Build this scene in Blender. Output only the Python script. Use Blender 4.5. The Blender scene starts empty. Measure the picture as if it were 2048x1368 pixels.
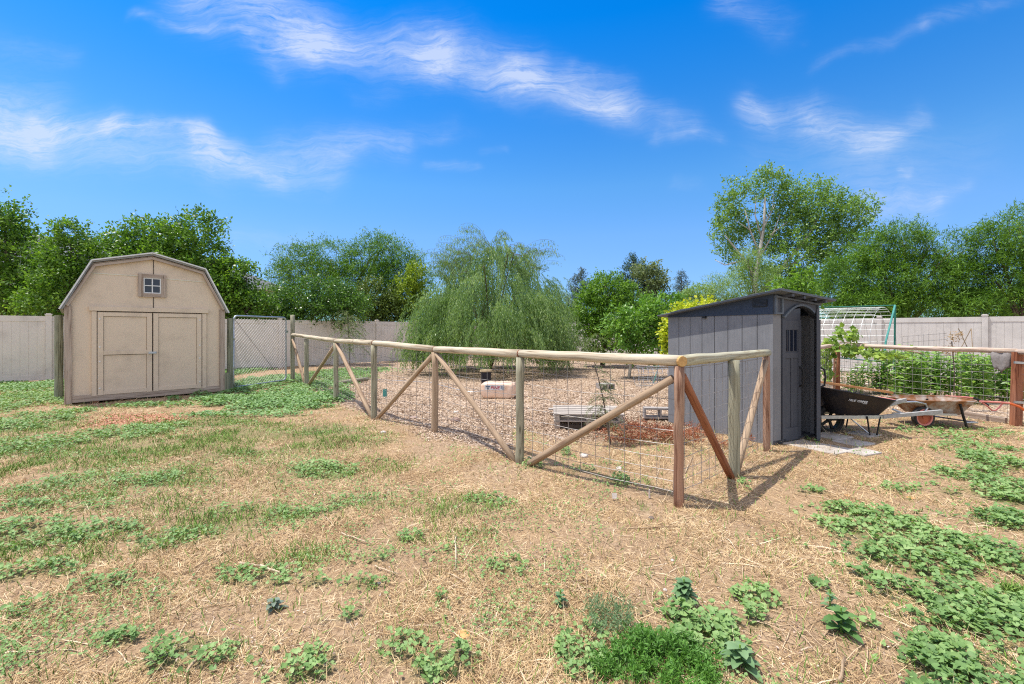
import bpy, math, random
import numpy as np
from mathutils import Vector, Matrix, Euler
R = math.radians
rnd = random.Random(7)
rng = np.random.default_rng(11)
sc = bpy.context.scene
C = sc.collection
# ------------------------------------------------------------------ camera
F, CX, HY, H = 910.0, 1024.0, 661.0, 1.45
cam = bpy.data.cameras.new("camera"); co = bpy.data.objects.new("camera", cam); C.objects.link(co)
cam.sensor_width = 36; cam.lens = 36 * F / 2048; cam.shift_y = (HY - 684) / 2048
cam.clip_start = .05; cam.clip_end = 3000
co.location = (0, 0, H); co.rotation_euler = (R(90), 0, 0); sc.camera = co
# ------------------------------------------------------------------ exposure
sc.view_settings.view_transform = 'Standard'; sc.view_settings.look = 'None'
sc.view_settings.gamma = 1; sc.view_settings.use_curve_mapping = False
sc.view_settings.exposure = 0.24
sc.cycles.use_denoising = False; sc.cycles.filter_width = 1.15; sc.cycles.sample_clamp_indirect = 4
sc.cycles.max_bounces = 8; sc.cycles.transparent_max_bounces = 8
# ------------------------------------------------------------------ sun
ray = Vector((.46, -.06, -1.2)).normalized()
sun = bpy.data.lights.new("sun", 'SUN'); sun.energy = 4.8; sun.angle = R(.5); sun.color = (1, .955, .88)
so = bpy.data.objects.new("sun", sun); C.objects.link(so)
so.rotation_euler = ray.to_track_quat('-Z', 'Y').to_euler()
SUN_EL = math.asin(-ray.z); SUN_AZ = math.atan2(-ray.x, -ray.y)
# ------------------------------------------------------------------ sky with cirrus, plus an added fill veil out of view
W = bpy.data.worlds.new("World"); sc.world = W; W.use_nodes = True
nt = W.node_tree; nt.nodes.clear()


class NT:
    """small node-tree helper"""
    def __init__(s, t): s.t = t
    def n(s, k, **kw):
        a = s.t.nodes.new(k)
        for q, v in kw.items(): setattr(a, q, v)
        return a
    def lk(s, a, b): s.t.links.new(a, b)
    def put(s, sock, v):
        if hasattr(v, 'is_linked') or isinstance(v, bpy.types.NodeSocket): s.lk(v, sock)
        elif v is not None: sock.default_value = v
    def m(s, op, a, b=None, c=None, clamp=False):
        k = s.n('ShaderNodeMath', operation=op, use_clamp=clamp)
        s.put(k.inputs[0], a)
        if b is not None: s.put(k.inputs[1], b)
        if c is not None: s.put(k.inputs[2], c)
        return k.outputs[0]
    def v(s, op, a, b=None):
        k = s.n('ShaderNodeVectorMath', operation=op)
        s.put(k.inputs[0], a)
        if b is not None: s.put(k.inputs[3 if op == 'SCALE' else 1], b)
        return k.outputs['Value'] if op in ('DOT_PRODUCT', 'LENGTH') else k.outputs[0]
    def noise(s, vec, scale, detail=4, rough=.55, dist=0):
        k = s.n('ShaderNodeTexNoise'); s.put(k.inputs['Vector'], vec)
        k.inputs['Scale'].default_value = scale; k.inputs['Detail'].default_value = detail
        k.inputs['Roughness'].default_value = rough; k.inputs['Distortion'].default_value = dist
        return k.outputs[0]
    def ramp(s, f, stops, interp='LINEAR'):
        k = s.n('ShaderNodeValToRGB'); s.put(k.inputs[0], f); cr = k.color_ramp; cr.interpolation = interp
        while len(cr.elements) < len(stops): cr.elements.new(.5)
        for e, (p, c) in zip(cr.elements, stops):
            e.position = p; e.color = (c, c, c, 1) if not hasattr(c, '__len__') else (*c[:3], 1)
        return k.outputs[0]
    def mix(s, f, a, b, mode='MIX'):
        k = s.n('ShaderNodeMix', data_type='RGBA', blend_type=mode)
        s.put(k.inputs[0], f)
        for i, v in ((6, a), (7, b)):
            if isinstance(v, tuple): v = (*v[:3], 1)
            s.put(k.inputs[i], v)
        return k.outputs[2]
    def mp(s, vec, scale=(1, 1, 1), rot=(0, 0, 0), loc=(0, 0, 0)):
        k = s.n('ShaderNodeMapping'); s.put(k.inputs[0], vec)
        k.inputs['Scale'].default_value = scale; k.inputs['Rotation'].default_value = rot; k.inputs['Location'].default_value = loc
        return k.outputs[0]


n = NT(nt)
sky = n.n('ShaderNodeTexSky'); sky.sky_type = 'NISHITA'; sky.sun_disc = False
sky.sun_elevation = SUN_EL; sky.sun_rotation = SUN_AZ; sky.air_density = 1.15; sky.dust_density = .3; sky.ozone_density = 2.2; sky.altitude = 1300
hs = n.n('ShaderNodeHueSaturation'); hs.inputs['Saturation'].default_value = 1.36; hs.inputs['Value'].default_value = 1.4
n.lk(sky.outputs[0], hs.inputs['Color'])
tc = n.n('ShaderNodeTexCoord')
sx = n.n('ShaderNodeSeparateXYZ'); n.lk(tc.outputs['Generated'], sx.inputs[0])
yy = n.m('MAXIMUM', sx.outputs[1], .05)
cb = n.n('ShaderNodeCombineXYZ'); n.lk(n.m('DIVIDE', sx.outputs[0], yy), cb.inputs[0]); n.lk(n.m('DIVIDE', sx.outputs[2], yy), cb.inputs[1])
Pd = cb.outputs[0]
wn = n.n('ShaderNodeTexNoise'); n.lk(Pd, wn.inputs['Vector']); wn.inputs['Scale'].default_value = 3.2; wn.inputs['Detail'].default_value = 5
wof = n.v('SCALE', n.v('SUBTRACT', wn.outputs['Color'], (.5, .5, .5)), .17)
Pw = n.v('ADD', Pd, wof)
# streak segments: x0,y0,x1,y1,width,strength
SEG = [(400, -40, 640, 75, 50, .9), (640, 75, 860, 115, 40, .75), (860, 115, 1040, 150, 34, .75), (1040, 150, 1220, 200, 30, .85),
       (1220, 205, 1370, 262, 22, .5), (1300, 272, 1430, 282, 14, .4), (270, 12, 480, 62, 9, .45), (480, 62, 560, 150, 16, .25),
       (550, 85, 620, 100, 22, .45), (1060, 160, 1180, 205, 16, .3),
       (-60, 215, 80, 240, 52, .85), (80, 235, 230, 262, 20, .85), (230, 262, 430, 275, 14, .75), (-40, 265, 100, 290, 34, .55),
       (180, 300, 420, 325, 34, .55), (400, 290, 560, 355, 20, .6), (400, 325, 660, 350, 28, .42), (560, 312, 800, 296, 26, .5),
       (780, 292, 950, 262, 11, .36), (840, 262, 900, 250, 20, .12), (1500, 205, 1640, 245, 26, .75), (1630, 195, 1640, 245, 16, .3), (1640, 245, 1750, 292, 26, .8),
       (1750, 290, 1830, 240, 20, .35), (1470, -10, 1560, 30, 26, .5), (1560, 30, 1605, 64, 8, .35), (1630, 124, 1850, 70, 11, .16), (1850, 70, 2060, 0, 12, .2),
       (1740, 405, 1870, 412, 24, .42), (1870, 412, 1940, 380, 12, .25), (1700, 350, 1800, 350, 50, .16), (1800, 355, 1815, 360, 9, .5), (1130, 135, 1255, 152, 13, .35), (1300, 205, 1385, 215, 8, .25),
       (860, 335, 940, 352, 9, .28), (960, 315, 1010, 298, 8, .25), (470, 480, 640, 480, 20, .22), (-20, 85, 140, 95, 22, .2), (1550, 300, 1950, 330, 60, .1),
       (690, 352, 760, 358, 6, .18), (1350, 385, 1390, 385, 10, .12), (700, 205, 770, 185, 18, .1)]
gt = bpy.data.node_groups.new("cirrus_segment", 'ShaderNodeTree')
for nm in ("P", "A", "B"): gt.interface.new_socket(nm, in_out='INPUT', socket_type='NodeSocketVector')
for nm in ("W", "S"): gt.interface.new_socket(nm, in_out='INPUT', socket_type='NodeSocketFloat')
gt.interface.new_socket("V", in_out='OUTPUT', socket_type='NodeSocketFloat')
g = NT(gt); gi = g.n('NodeGroupInput'); go = g.n('NodeGroupOutput')
ab = g.v('SUBTRACT', gi.outputs[2], gi.outputs[1]); ap = g.v('SUBTRACT', gi.outputs[0], gi.outputs[1])
tt = g.m('DIVIDE', g.v('DOT_PRODUCT', ap, ab), g.v('DOT_PRODUCT', ab, ab), clamp=True)
dd = g.v('LENGTH', g.v('SUBTRACT', ap, g.v('SCALE', ab, tt)))
qq = g.m('DIVIDE', dd, gi.outputs[3])
g.lk(g.m('MULTIPLY', g.m('EXPONENT', g.m('MULTIPLY', g.m('MULTIPLY', qq, qq), -1)), gi.outputs[4]), go.inputs[0])
tot = None
for (x0, y0, x1, y1, w, s_) in SEG:
    k = n.n('ShaderNodeGroup'); k.node_tree = gt; n.lk(Pw, k.inputs[0])
    k.inputs[1].default_value = ((x0 - CX) / F, (HY - y0) / F, 0); k.inputs[2].default_value = ((x1 - CX) / F, (HY - y1) / F, 0)
    k.inputs[3].default_value = w / F * 1.15; k.inputs[4].default_value = s_
    tot = k.outputs[0] if tot is None else n.m('ADD', tot, k.outputs[0])
fib = n.noise(n.mp(Pw, (2.0, 17, 1), (0, 0, R(20))), 3.6, 10, .72, .7)
fib2 = n.noise(n.mp(Pw, (1, 2, 1), (0, 0, R(12))), 26, 6, .7, 1.0)
fb = n.m('ADD', n.m('MULTIPLY', fib, .95), n.m('MULTIPLY', fib2, .3))
fm = n.ramp(fb, [(.42, .18), (.62, .75), (.8, 1.25)])
cl = n.m('MULTIPLY', tot, fm)
front = n.m('GREATER_THAN', sx.outputs[1], .06)
cl = n.m('MULTIPLY', cl, front)
cl = n.m('MINIMUM', n.m('MULTIPLY', cl, .60), .72)
tint = n.ramp(sx.outputs[2], [(0, (.2, .37, .56)), (.05, (.24, .40, .59)), (.11, (.44, .50, .67)), (.2, (.70, .66, .74)), (.295, (.77, .77, .79)), (.39, (.56, .75, .85)), (.565, (.02, .72, .96)), (.8, (.02, .66, .95))])
skyc = n.mix(1, hs.outputs[0], tint, 'MULTIPLY')
mr1 = n.ramp(sx.outputs[2], [(.60, 0), (.86, 1)]); mr2 = n.ramp(n.m('MULTIPLY', sx.outputs[1], -1), [(0, 0), (.35, 1)])
vnz = n.ramp(n.noise(n.mp(tc.outputs['Generated'], (1, 2.4, 1.5)), 2.2, 6, .6, .8), [(.3, .35), (.7, 1)])
fill_veil = n.m('MULTIPLY', n.m('MULTIPLY', n.m('MAXIMUM', mr1, mr2), vnz), .85)  # unseen white cloud overhead and behind the camera, added as neutral fill light
bg = n.n('ShaderNodeBackground'); bg.inputs[1].default_value = .15
n.lk(n.mix(fill_veil, n.mix(cl, skyc, (4.3, 4.75, 5.7)), (8.8, 8.3, 7.8)), bg.inputs[0])
wo = n.n('ShaderNodeOutputWorld'); n.lk(bg.outputs[0], wo.inputs[0])


# ------------------------------------------------------------------ helpers
def G(px, py, z=0.0):
    Y = F * (H - z) / (py - HY); return Vector(((px - CX) / F * Y, Y, z))
def P(px, py, Y): return Vector(((px - CX) / F * Y, Y, H - (py - HY) / F * Y))

def _hash(i, j, k, s):
    h = (i * 374761393 + j * 668265263 + k * 2147483647 + s * 974711) & 0xffffffff
    h = ((h ^ (h >> 13)) * 1274126177) & 0xffffffff
    return ((h ^ (h >> 16)) & 0xffffff) / 16777215.0
def vnoise(x, y, z=None, s=0):
    x = np.asarray(x, float); y = np.asarray(y, float); z = np.zeros_like(x) if z is None else np.asarray(z, float)
    xi, yi, zi = [np.floor(a).astype(np.int64) for a in (x, y, z)]
    u, v, w = x - xi, y - yi, z - zi
    u, v, w = [a * a * (3 - 2 * a) for a in (u, v, w)]
    r = 0
    for a in (0, 1):
        for b in (0, 1):
            for c in (0, 1):
                r = r + _hash(xi + a, yi + b, zi + c, s) * (u if a else 1 - u) * (v if b else 1 - v) * (w if c else 1 - w)
    return r
def fbm(x, y, z=None, s=0, o=4):
    r = 0; a = .5; f = 1
    for i in range(o):
        r = r + a * vnoise(x * f, y * f, None if z is None else z * f, s + i); a *= .5; f *= 2.03
    return r / (1 - .5 ** o)

def hz(x, y):
    x = np.asarray(x, float); y = np.asarray(y, float)
    return .07 * (fbm(x * .45, y * .45, s=3, o=3) - .5) + .035 * (fbm(x * 2.2, y * 2.2, s=9, o=4) - .5) + .02 * np.exp(-((x + .2) ** 2 + (y - 4.7) ** 2) / .5)
def hz1(x, y): return float(hz(np.array([x]), np.array([y]))[0])

ROOTM = {}
def tag(o, label=None, cat=None, group=None, kind=None):
    if label: o['label'] = label
    if cat: o['category'] = cat
    if group: o['group'] = group
    if kind: o['kind'] = kind
    return o
def thing(name, label, cat, loc=(0, 0, 0), rz=0, group=None):
    o = bpy.data.objects.new(name, None); C.objects.link(o); o.location = loc; o.rotation_euler = (0, 0, rz)
    o.empty_display_size = .1
    ROOTM[o] = (Matrix.Translation(Vector(loc)) @ Matrix.Rotation(rz, 4, 'Z')).inverted()
    return tag(o, label, cat, group)
def copy_tree(o, parent=None):
    c = o.copy(); C.objects.link(c); c.parent = parent
    for ch in [q for q in C.objects if q.parent == o]: copy_tree(ch, c)
    return c

def basis(d):
    d = d.normalized(); a = Vector((0, 0, 1)) if abs(d.z) < .9 else Vector((1, 0, 0))
    u = d.cross(a).normalized(); return u, u.cross(d).normalized()

class MB:
    def __init__(s): s.v = []; s.f = []; s.t = []
    def add(s, vs, fs, ts=None):
        o = len(s.v); s.v += [tuple(v) for v in vs]; s.f += [tuple(o + i for i in f) for f in fs]
        s.t += [tuple(t) for t in (ts if ts is not None else vs)]
        return s
    def box(s, c, size, m=None, taper=None):
        hx, hy, h_ = size[0] / 2, size[1] / 2, size[2] / 2; c = Vector(c)
        L = [Vector((a * hx, b * hy, e * h_)) for a in (-1, 1) for b in (-1, 1) for e in (-1, 1)]
        k = max(range(3), key=lambda i: size[i]); off = rnd.random() * 30
        order = [i for i in range(3) if i != k]
        T = [(l[order[0]] + off, l[k] + off * .7, l[order[1]]) for l in L]
        V = [((m @ l) if m is not None else l) + c for l in L]
        return s.add(V, [(0, 1, 3, 2), (4, 6, 7, 5), (0, 4, 5, 1), (2, 3, 7, 6), (0, 2, 6, 4), (1, 5, 7, 3)], T)
    def beam(s, a, b, w, h, up=(0, 0, 1), ext=0):
        a = Vector(a); b = Vector(b); d = (b - a); L = d.length; d.normalize()
        y = Vector(up).cross(d)
        if y.length < 1e-4: y = Vector((1, 0, 0)).cross(d)
        y.normalize(); z = d.cross(y); M = Matrix((d, y, z)).transposed()
        return s.box((a + b) / 2, (L + 2 * ext, w, h), M)
    def tube(s, pts, rad, sides=8, cap=True, wob=0):
        pts = [Vector(p) for p in pts]; nP = len(pts)
        if not hasattr(rad, '__len__'): rad = [rad] * nP
        V = []; T = []; along = rnd.random() * 40; off = rnd.random() * 9
        u, w = basis(pts[1] - pts[0])
        for i, p in enumerate(pts):
            d = (pts[min(i + 1, nP - 1)] - pts[max(i - 1, 0)]).normalized()
            u = (u - d * u.dot(d)).normalized(); w = d.cross(u)
            if i: along += (p - pts[i - 1]).length
            for k in range(sides):
                a = 2 * math.pi * k / sides; r = rad[i] * (1 + (rnd.random() - .5) * wob)
                V.append(p + (u * math.cos(a) + w * math.sin(a)) * r)
                T.append((math.cos(a) * rad[i] + off, along, math.sin(a) * rad[i]))
        Fc = [(i * sides + k, i * sides + (k + 1) % sides, (i + 1) * sides + (k + 1) % sides, (i + 1) * sides + k) for i in range(nP - 1) for k in range(sides)]
        if cap: Fc += [tuple(reversed(range(sides))), tuple((nP - 1) * sides + k for k in range(sides))]
        return s.add(V, Fc, T)
    def prism(s, poly, a, b):
        """poly: list of Vectors (front face), extruded along vector b-a"""
        d = Vector(b) - Vector(a); k = len(poly)
        V = [Vector(p) for p in poly] + [Vector(p) + d for p in poly]
        return s.add(V, [tuple(range(k))[::-1], tuple(range(k, 2 * k))] + [(i, (i + 1) % k, k + (i + 1) % k, k + i) for i in range(k)])
    def build(s, name, mt, parent=None, world=False, smooth=False, bevel=0):
        me = bpy.data.meshes.new(name)
        V = s.v
        if world and parent is not None:
            M = ROOTM[parent]; V = [tuple(M @ Vector(v)) for v in V]
        me.from_pydata(V, [], s.f)
        a = me.attributes.new('tc', 'FLOAT_VECTOR', 'POINT'); a.data.foreach_set('vector', np.array(s.t, dtype=np.float32).ravel())
        me.materials.append(mt)
        if smooth: me.polygons.foreach_set('use_smooth', [True] * len(me.polygons))
        me.update()
        o = bpy.data.objects.new(name, me); C.objects.link(o); o.parent = parent
        if world and parent is not None: ROOTM[o] = ROOTM[parent]
        if bevel:
            b = o.modifiers.new('bevel', 'BEVEL'); b.width = bevel; b.segments = 2; b.limit_method = 'ANGLE'
        return o

def arrmesh(name, V, K, mt, parent=None, faces=None, smooth=False):
    """V (N,K,3) -> N separate pieces; faces per piece (list of tuples) default one polygon"""
    V = np.asarray(V, np.float32); N = V.shape[0]; faces = faces or [tuple(range(K))]
    if parent is not None and parent in ROOTM:
        M = np.array(ROOTM[parent]); V = V @ M[:3, :3].T.astype(np.float32) + M[:3, 3].astype(np.float32)
    me = bpy.data.meshes.new(name)
    me.vertices.add(N * K); me.vertices.foreach_set('co', V.reshape(-1).astype(np.float32))
    flat = np.concatenate([np.array(f) for f in faces]); ln = np.array([len(f) for f in faces])
    idx = (np.arange(N)[:, None] * K + flat[None]).ravel().astype(np.int32)
    tot = np.tile(ln, N); start = np.concatenate([[0], np.cumsum(tot)[:-1]]).astype(np.int32)
    me.loops.add(len(idx)); me.loops.foreach_set('vertex_index', idx)
    me.polygons.add(len(tot)); me.polygons.foreach_set('loop_start', start); me.polygons.foreach_set('loop_total', tot.astype(np.int32))
    if smooth: me.polygons.foreach_set('use_smooth', np.ones(len(tot), bool))
    me.materials.append(mt); me.update(calc_edges=True); me.validate()
    o = bpy.data.objects.new(name, me); C.objects.link(o); o.parent = parent
    return o


# ------------------------------------------------------------------ materials
def mat(name, rough=.8, metal=0, spec=.3):
    m = bpy.data.materials.new(name); m.use_nodes = True; t = NT(m.node_tree)
    b = m.node_tree.nodes['Principled BSDF']; b.inputs['Roughness'].default_value = rough; b.inputs['Metallic'].default_value = metal
    b.inputs['Specular IOR Level'].default_value = spec
    return m, t, b
def bump(t, b, h, strength=.3, dist=.01):
    k = t.n('ShaderNodeBump'); k.inputs['Strength'].default_value = strength; k.inputs['Distance'].default_value = dist
    t.put(k.inputs['Height'], h); t.lk(k.outputs[0], b.inputs['Normal'])
def obj_co(t): return t.n('ShaderNodeTexCoord').outputs['Object']
def attr(t, nm, vec=True):
    a = t.n('ShaderNodeAttribute'); a.attribute_name = nm; return a.outputs['Vector' if vec else 'Fac']
def simple(name, c1, c2=None, scale=8, rough=.7, metal=0, bs=.15, bd=.004, stretch=(1, 1, 1), detail=5, spec=.3, lo=.35, hi=.65):
    m, t, b = mat(name, rough, metal, spec)
    c2 = c2 or tuple(x * .7 for x in c1)
    nz = t.noise(t.mp(obj_co(t), stretch), scale, detail, .6)
    bl_ = t.ramp(t.noise(obj_co(t), 1.7, 7, .7), [(.3, .80), (.5, 1), (.75, 1)])
    t.lk(t.mix(1, t.ramp(nz, [(lo, c2), (hi, c1)]), bl_, 'MULTIPLY'), b.inputs['Base Color'])
    if bs: bump(t, b, nz, bs, bd)
    return m
def wood(name, c1, c2, dark, grain=1.0, rough=.85):
    m, t, b = mat(name, rough, 0, .2)
    v = attr(t, 'tc')
    g1 = t.noise(t.mp(v, (34 * grain, 1.3, 34 * grain)), 1, 7, .68, .9)
    g2 = t.noise(t.mp(v, (4, .9, 4)), 1, 4, .6)
    c = t.mix(t.ramp(g2, [(.32, 0), (.68, 1)]), c1, c2)
    c = t.mix(t.ramp(g1, [(.38, 1), (.5, .25), (.6, 0)]), c, dark)
    kn = t.n('ShaderNodeTexVoronoi'); t.lk(t.mp(v, (9, 2.1, 9)), kn.inputs['Vector']); kn.inputs['Scale'].default_value = 1
    c = t.mix(t.ramp(kn.outputs['Distance'], [(.05, .85), (.13, 0)]), c, tuple(x * .55 for x in dark))
    t.lk(c, b.inputs['Base Color']); bump(t, b, g1, .5, .004)
    return m
def leafm(name, cols, trans=.3, rough=.55, hue=0):
    m, t, b = mat(name, rough, 0, .35)
    gr = t.n('ShaderNodeNewGeometry')
    k = len(cols)
    big = t.noise(obj_co(t), 1.3, 3)
    f = t.m('ADD', t.m('MULTIPLY', gr.outputs['Random Per Island'], .6), t.m('MULTIPLY', t.m('SUBTRACT', big, .3), 1.0))
    c = t.ramp(f, [(i / max(k - 1, 1), q) for i, q in enumerate(cols)])
    t.lk(c, b.inputs['Base Color'])
    tr = t.n('ShaderNodeBsdfTranslucent'); t.lk(t.mix(.5, c, (.35, .5, .06), 'MULTIPLY') if False else t.mix(1, c, (1.25, 1.35, .55), 'MULTIPLY'), tr.inputs[0])
    mx = t.n('ShaderNodeMixShader'); mx.inputs[0].default_value = trans
    t.lk(b.outputs[0], mx.inputs[1]); t.lk(tr.outputs[0], mx.inputs[2])
    t.lk(mx.outputs[0], m.node_tree.nodes['Material Output'].inputs[0])
    return m
def blade(name, cols, trans=.15, rough=.7):
    m, t, b = mat(name, rough, 0, .25)
    gr = t.n('ShaderNodeNewGeometry'); big = t.noise(obj_co(t), 1.6, 3)
    f = t.m('ADD', t.m('MULTIPLY', gr.outputs['Random Per Island'], .75), t.m('MULTIPLY', t.m('SUBTRACT', big, .35), .7))
    c = t.ramp(f, [(i / (len(cols) - 1), q) for i, q in enumerate(cols)])
    t.lk(c, b.inputs['Base Color'])
    return m

M_rail = wood('pale_rail', (.64, .56, .42), (.55, .48, .36), (.27, .20, .13))
M_post = wood('grey_green_post', (.40, .37, .26), (.33, .32, .23), (.17, .15, .10))
M_brace = wood('tan_brace', (.47, .35, .24), (.40, .29, .19), (.22, .14, .09))
M_red = wood('red_brown_post', (.40, .21, .13), (.40, .29, .21), (.16, .075, .045))
M_redb = wood('orange_brown_brace', (.38, .15, .07), (.33, .15, .09), (.16, .05, .025))
M_cut = simple('fresh_cut_wood', (.62, .38, .14), (.45, .25, .09), 30)
M_old = wood('old_bark_trim', (.50, .41, .33), (.43, .34, .27), (.24, .175, .13))
M_shed = simple('beige_siding', (.70, .57, .43), (.65, .525, .395), 60, .75, bs=.25, bd=.002)
M_shedt = simple('beige_trim', (.69, .56, .42), (.65, .52, .39), 30, .7, bs=.15, bd=.002)
M_gap_shade = simple('dark_gap_shade', (.06, .045, .035), None, 10)  # near-black for gaps and dark parts, also painted shadow lines on the barn doors
M_white = simple('white_paint', (.75, .75, .73), (.62, .62, .6), 20)
M_glass, _t, _b = mat('dark_window_glass', .08, 0, .6); _b.inputs['Base Color'].default_value = (.012, .016, .03, 1)
M_galv = simple('galvanised_metal', (.55, .58, .60), (.40, .43, .46), 25, .38, .85, .1)
M_wire = simple('galvanised_wire', (.36, .34, .32), (.22, .20, .19), 15, .5, .4, 0)
M_vinyl = simple('tan_vinyl', (.74, .67, .60), (.71, .64, .57), 3, .5, bs=0)
M_vinylr = simple('pale_grey_vinyl', (.62, .59, .55), (.58, .55, .51), 3, .5, bs=0)
M_sh = {}
M_grey = simple('grey_resin_panel', (.215, .217, .225), (.185, .187, .195), 40, .6, stretch=(1, 1, .06), bs=.5, bd=.003)
M_navy = simple('dark_blue_resin', (.035, .05, .08), (.028, .04, .065), 30, .55, bs=.15)
M_dgrey = simple('dark_grey_resin', (.08, .085, .10), (.065, .07, .085), 30, .55, stretch=(1, 1, .1), bs=.3)
M_roof = simple('dark_roof_resin', (.13, .15, .175), (.10, .12, .145), 20, .6)
M_black = simple('black_plastic', (.012, .012, .014), (.02, .02, .02), 10, .45)
M_rub = simple('black_rubber', (.025, .025, .027), (.05, .045, .04), 20, .8)
M_tub = simple('black_tub', (.012, .012, .017), (.028, .022, .020), 6, .42, lo=.4, hi=.6)
M_tubin = simple('dusty_tub_inside', (.11, .085, .075), (.20, .16, .14), 9, .8)
M_rust = simple('rusty_galvanised', (.24, .10, .035), (.40, .34, .29), 5, .7, lo=.38, hi=.55)
M_tubg = simple('grey_zinc_tub', (.33, .38, .40), (.40, .30, .22), 4, .5, .3, lo=.3, hi=.45)
M_pink = simple('faded_pink_paint', (.70, .26, .23), (.58, .19, .15), 10, .5)
M_orange = simple('orange_grip', (.78, .17, .03), (.65, .14, .04), 10, .5)
M_handle = simple('grey_weathered_handle', (.42, .42, .40), (.32, .31, .29), 20, .7)
M_green = simple('green_painted_post', (.03, .20, .15), (.02, .14, .11), 20, .5)
M_teal = simple('teal_painted_post', (.10, .36, .32), (.07, .28, .25), 20, .5)
M_board = wood('orange_tan_board', (.75, .38, .16), (.68, .34, .15), (.45, .2, .07))
M_pallet = wood('weathered_pallet', (.55, .49, .42), (.46, .41, .36), (.24, .2, .17))
M_block = simple('cinder_block', (.40, .36, .33), (.30, .27, .25), 50, .95, bs=.5)
M_paver = simple('grey_paver', (.48, .44, .40), (.33, .27, .21), 3, .9, bs=.3, detail=8, lo=.3, hi=.6)
M_stick = wood('dry_twig', (.50, .38, .25), (.38, .27, .17), (.2, .13, .08))
M_stickp = wood('pale_dry_stick', (.68, .56, .42), (.6, .48, .33), (.35, .25, .16))
M_bark = wood('tree_bark', (.14, .11, .085), (.19, .155, .12), (.06, .045, .035))
M_barkp = wood('pale_bark', (.52, .50, .44), (.45, .42, .36), (.18, .16, .13))
M_stone = simple('pale_stone', (.62, .56, .50), (.45, .38, .33), 12, .9, bs=.4, bd=.01)
M_cloth = simple('grey_felt_cloth', (.21, .185, .17), (.30, .27, .25), 30, .95, bs=.5)
M_wrap = simple('tan_wrapped_bale', (.82, .62, .48), (.74, .50, .35), 7, .4, bs=.5, bd=.02, spec=.5)
M_pot = simple('black_pot', (.012, .013, .02), (.02, .02, .03), 10, .5)
M_houser = simple('grey_shingle', (.16, .17, .19), (.11, .115, .13), 40, .9)
M_housew = simple('beige_house_wall', (.5, .46, .40), (.46, .42, .37), 4, .8)

# ------------------------------------------------------------------ ground masks (world ellipses)
def ells(L):
    out = []
    for (px, py, rx, ry, *w) in L:
        c = G(px, max(py, 690)); out.append((c.x, c.y, rx / F * c.y * 1.12, max(c.y * c.y / (F * H) * ry * 1.15, .035), w[0] if w else 1.0))
    return out
MALLOW = ells([(60, 800, 120, 26), (20, 850, 80, 30), (110, 835, 60, 16), (60, 890, 80, 20, .7), (250, 866, 90, 12), (170, 880, 90, 14, .8), (130, 970, 60, 16), (300, 962, 80, 14, .6),
                (640, 936, 60, 14), (60, 1015, 60, 14, .8), (200, 1015, 50, 12, .5), (450, 1018, 50, 14, .7), (60, 1070, 110, 26), (200, 1060, 90, 18, .8), (300, 1075, 90, 16, .7), (600, 1020, 60, 16, .5),
                (700, 1000, 60, 16, .4), (20, 1150, 40, 14), (110, 1135, 50, 12, .8), (205, 1168, 45, 14, .9), (60, 1225, 40, 20, .8), (480, 1155, 60, 16, .7), (560, 1150, 50, 14, .5), (632, 1167, 22, 12), (720, 1170, 40, 14, .5),
                (350, 1310, 38, 26), (400, 1290, 24, 10), (430, 1310, 40, 22, .6), (630, 1330, 56, 30, .9), (790, 1290, 55, 30, .7), (890, 1330, 50, 26), (700, 1235, 16, 9), (880, 1200, 20, 10, .9), (240, 1285, 34, 10, .6), (760, 1115, 24, 10), (820, 1075, 24, 8, .8), (900, 1100, 30, 10, .5), (1010, 1140, 60, 18, .5), (990, 1000, 40, 10, .4), (370, 1075, 60, 16, .5),
                (1990, 968, 50, 22), (1950, 945, 40, 12), (2030, 935, 40, 24), (1690, 1018, 40, 9), (1745, 1035, 50, 13), (1815, 1055, 55, 17), (1870, 1082, 55, 20), (1770, 1085, 50, 18), (1710, 1108, 42, 17), (1725, 1145, 24, 10), (1990, 1042, 40, 16), (1925, 1110, 55, 16), (2010, 1120, 50, 20), (1850, 1140, 45, 16),
                (1830, 1195, 65, 22), (1910, 1250, 90, 40), (1990, 1300, 90, 60), (1860, 1290, 50, 30), (1970, 1220, 80, 30), (2040, 1240, 80, 60), (1900, 1340, 90, 40), (1760, 1060, 90, 22, .9), (1850, 1100, 90, 26), (1890, 1180, 90, 26, .9), (1930, 1230, 110, 36), (1950, 1320, 120, 50), (2000, 1110, 80, 30, .9), (1800, 1225, 50, 18, .9), (2000, 990, 60, 18), (1760, 1110, 60, 20, .9), (1860, 1250, 60, 26), (2030, 1040, 50, 20), (2000, 1230, 90, 50), (1960, 1350, 130, 60), (2040, 1340, 90, 70), (1870, 1300, 60, 40), (2060, 1150, 60, 30), (1900, 1135, 80, 26), (1790, 1180, 40, 20), (1420, 1240, 50, 18, .7), (1400, 1290, 60, 24, .8), (1170, 1310, 50, 40, .8), (1675, 1073, 16, 8), (1625, 985, 30, 6, .6), (1810, 978, 44, 8, .7), (1900, 985, 30, 6, .7), (1780, 1160, 36, 14, .6),
                (1365, 1235, 40, 16), (1430, 1265, 40, 18), (1470, 1300, 34, 22, .8), (1160, 1300, 36, 26, .8), (1150, 1340, 26, 20, .8), (1180, 1262, 22, 12), (1270, 1226, 28, 10, .8), (1520, 1192, 36, 14, .8), (1505, 1238, 20, 10), (1640, 1170, 16, 20, .3), (1730, 1240, 30, 16, .5),
                (1065, 932, 24, 6), (1130, 905, 12, 6), (1160, 935, 26, 5, .6), (1240, 960, 16, 7), (1490, 968, 18, 6, .7), (1960, 900, 80, 14, .4), (1900, 865, 120, 10, .25), (1600, 880, 12, 6, .5)])
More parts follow.
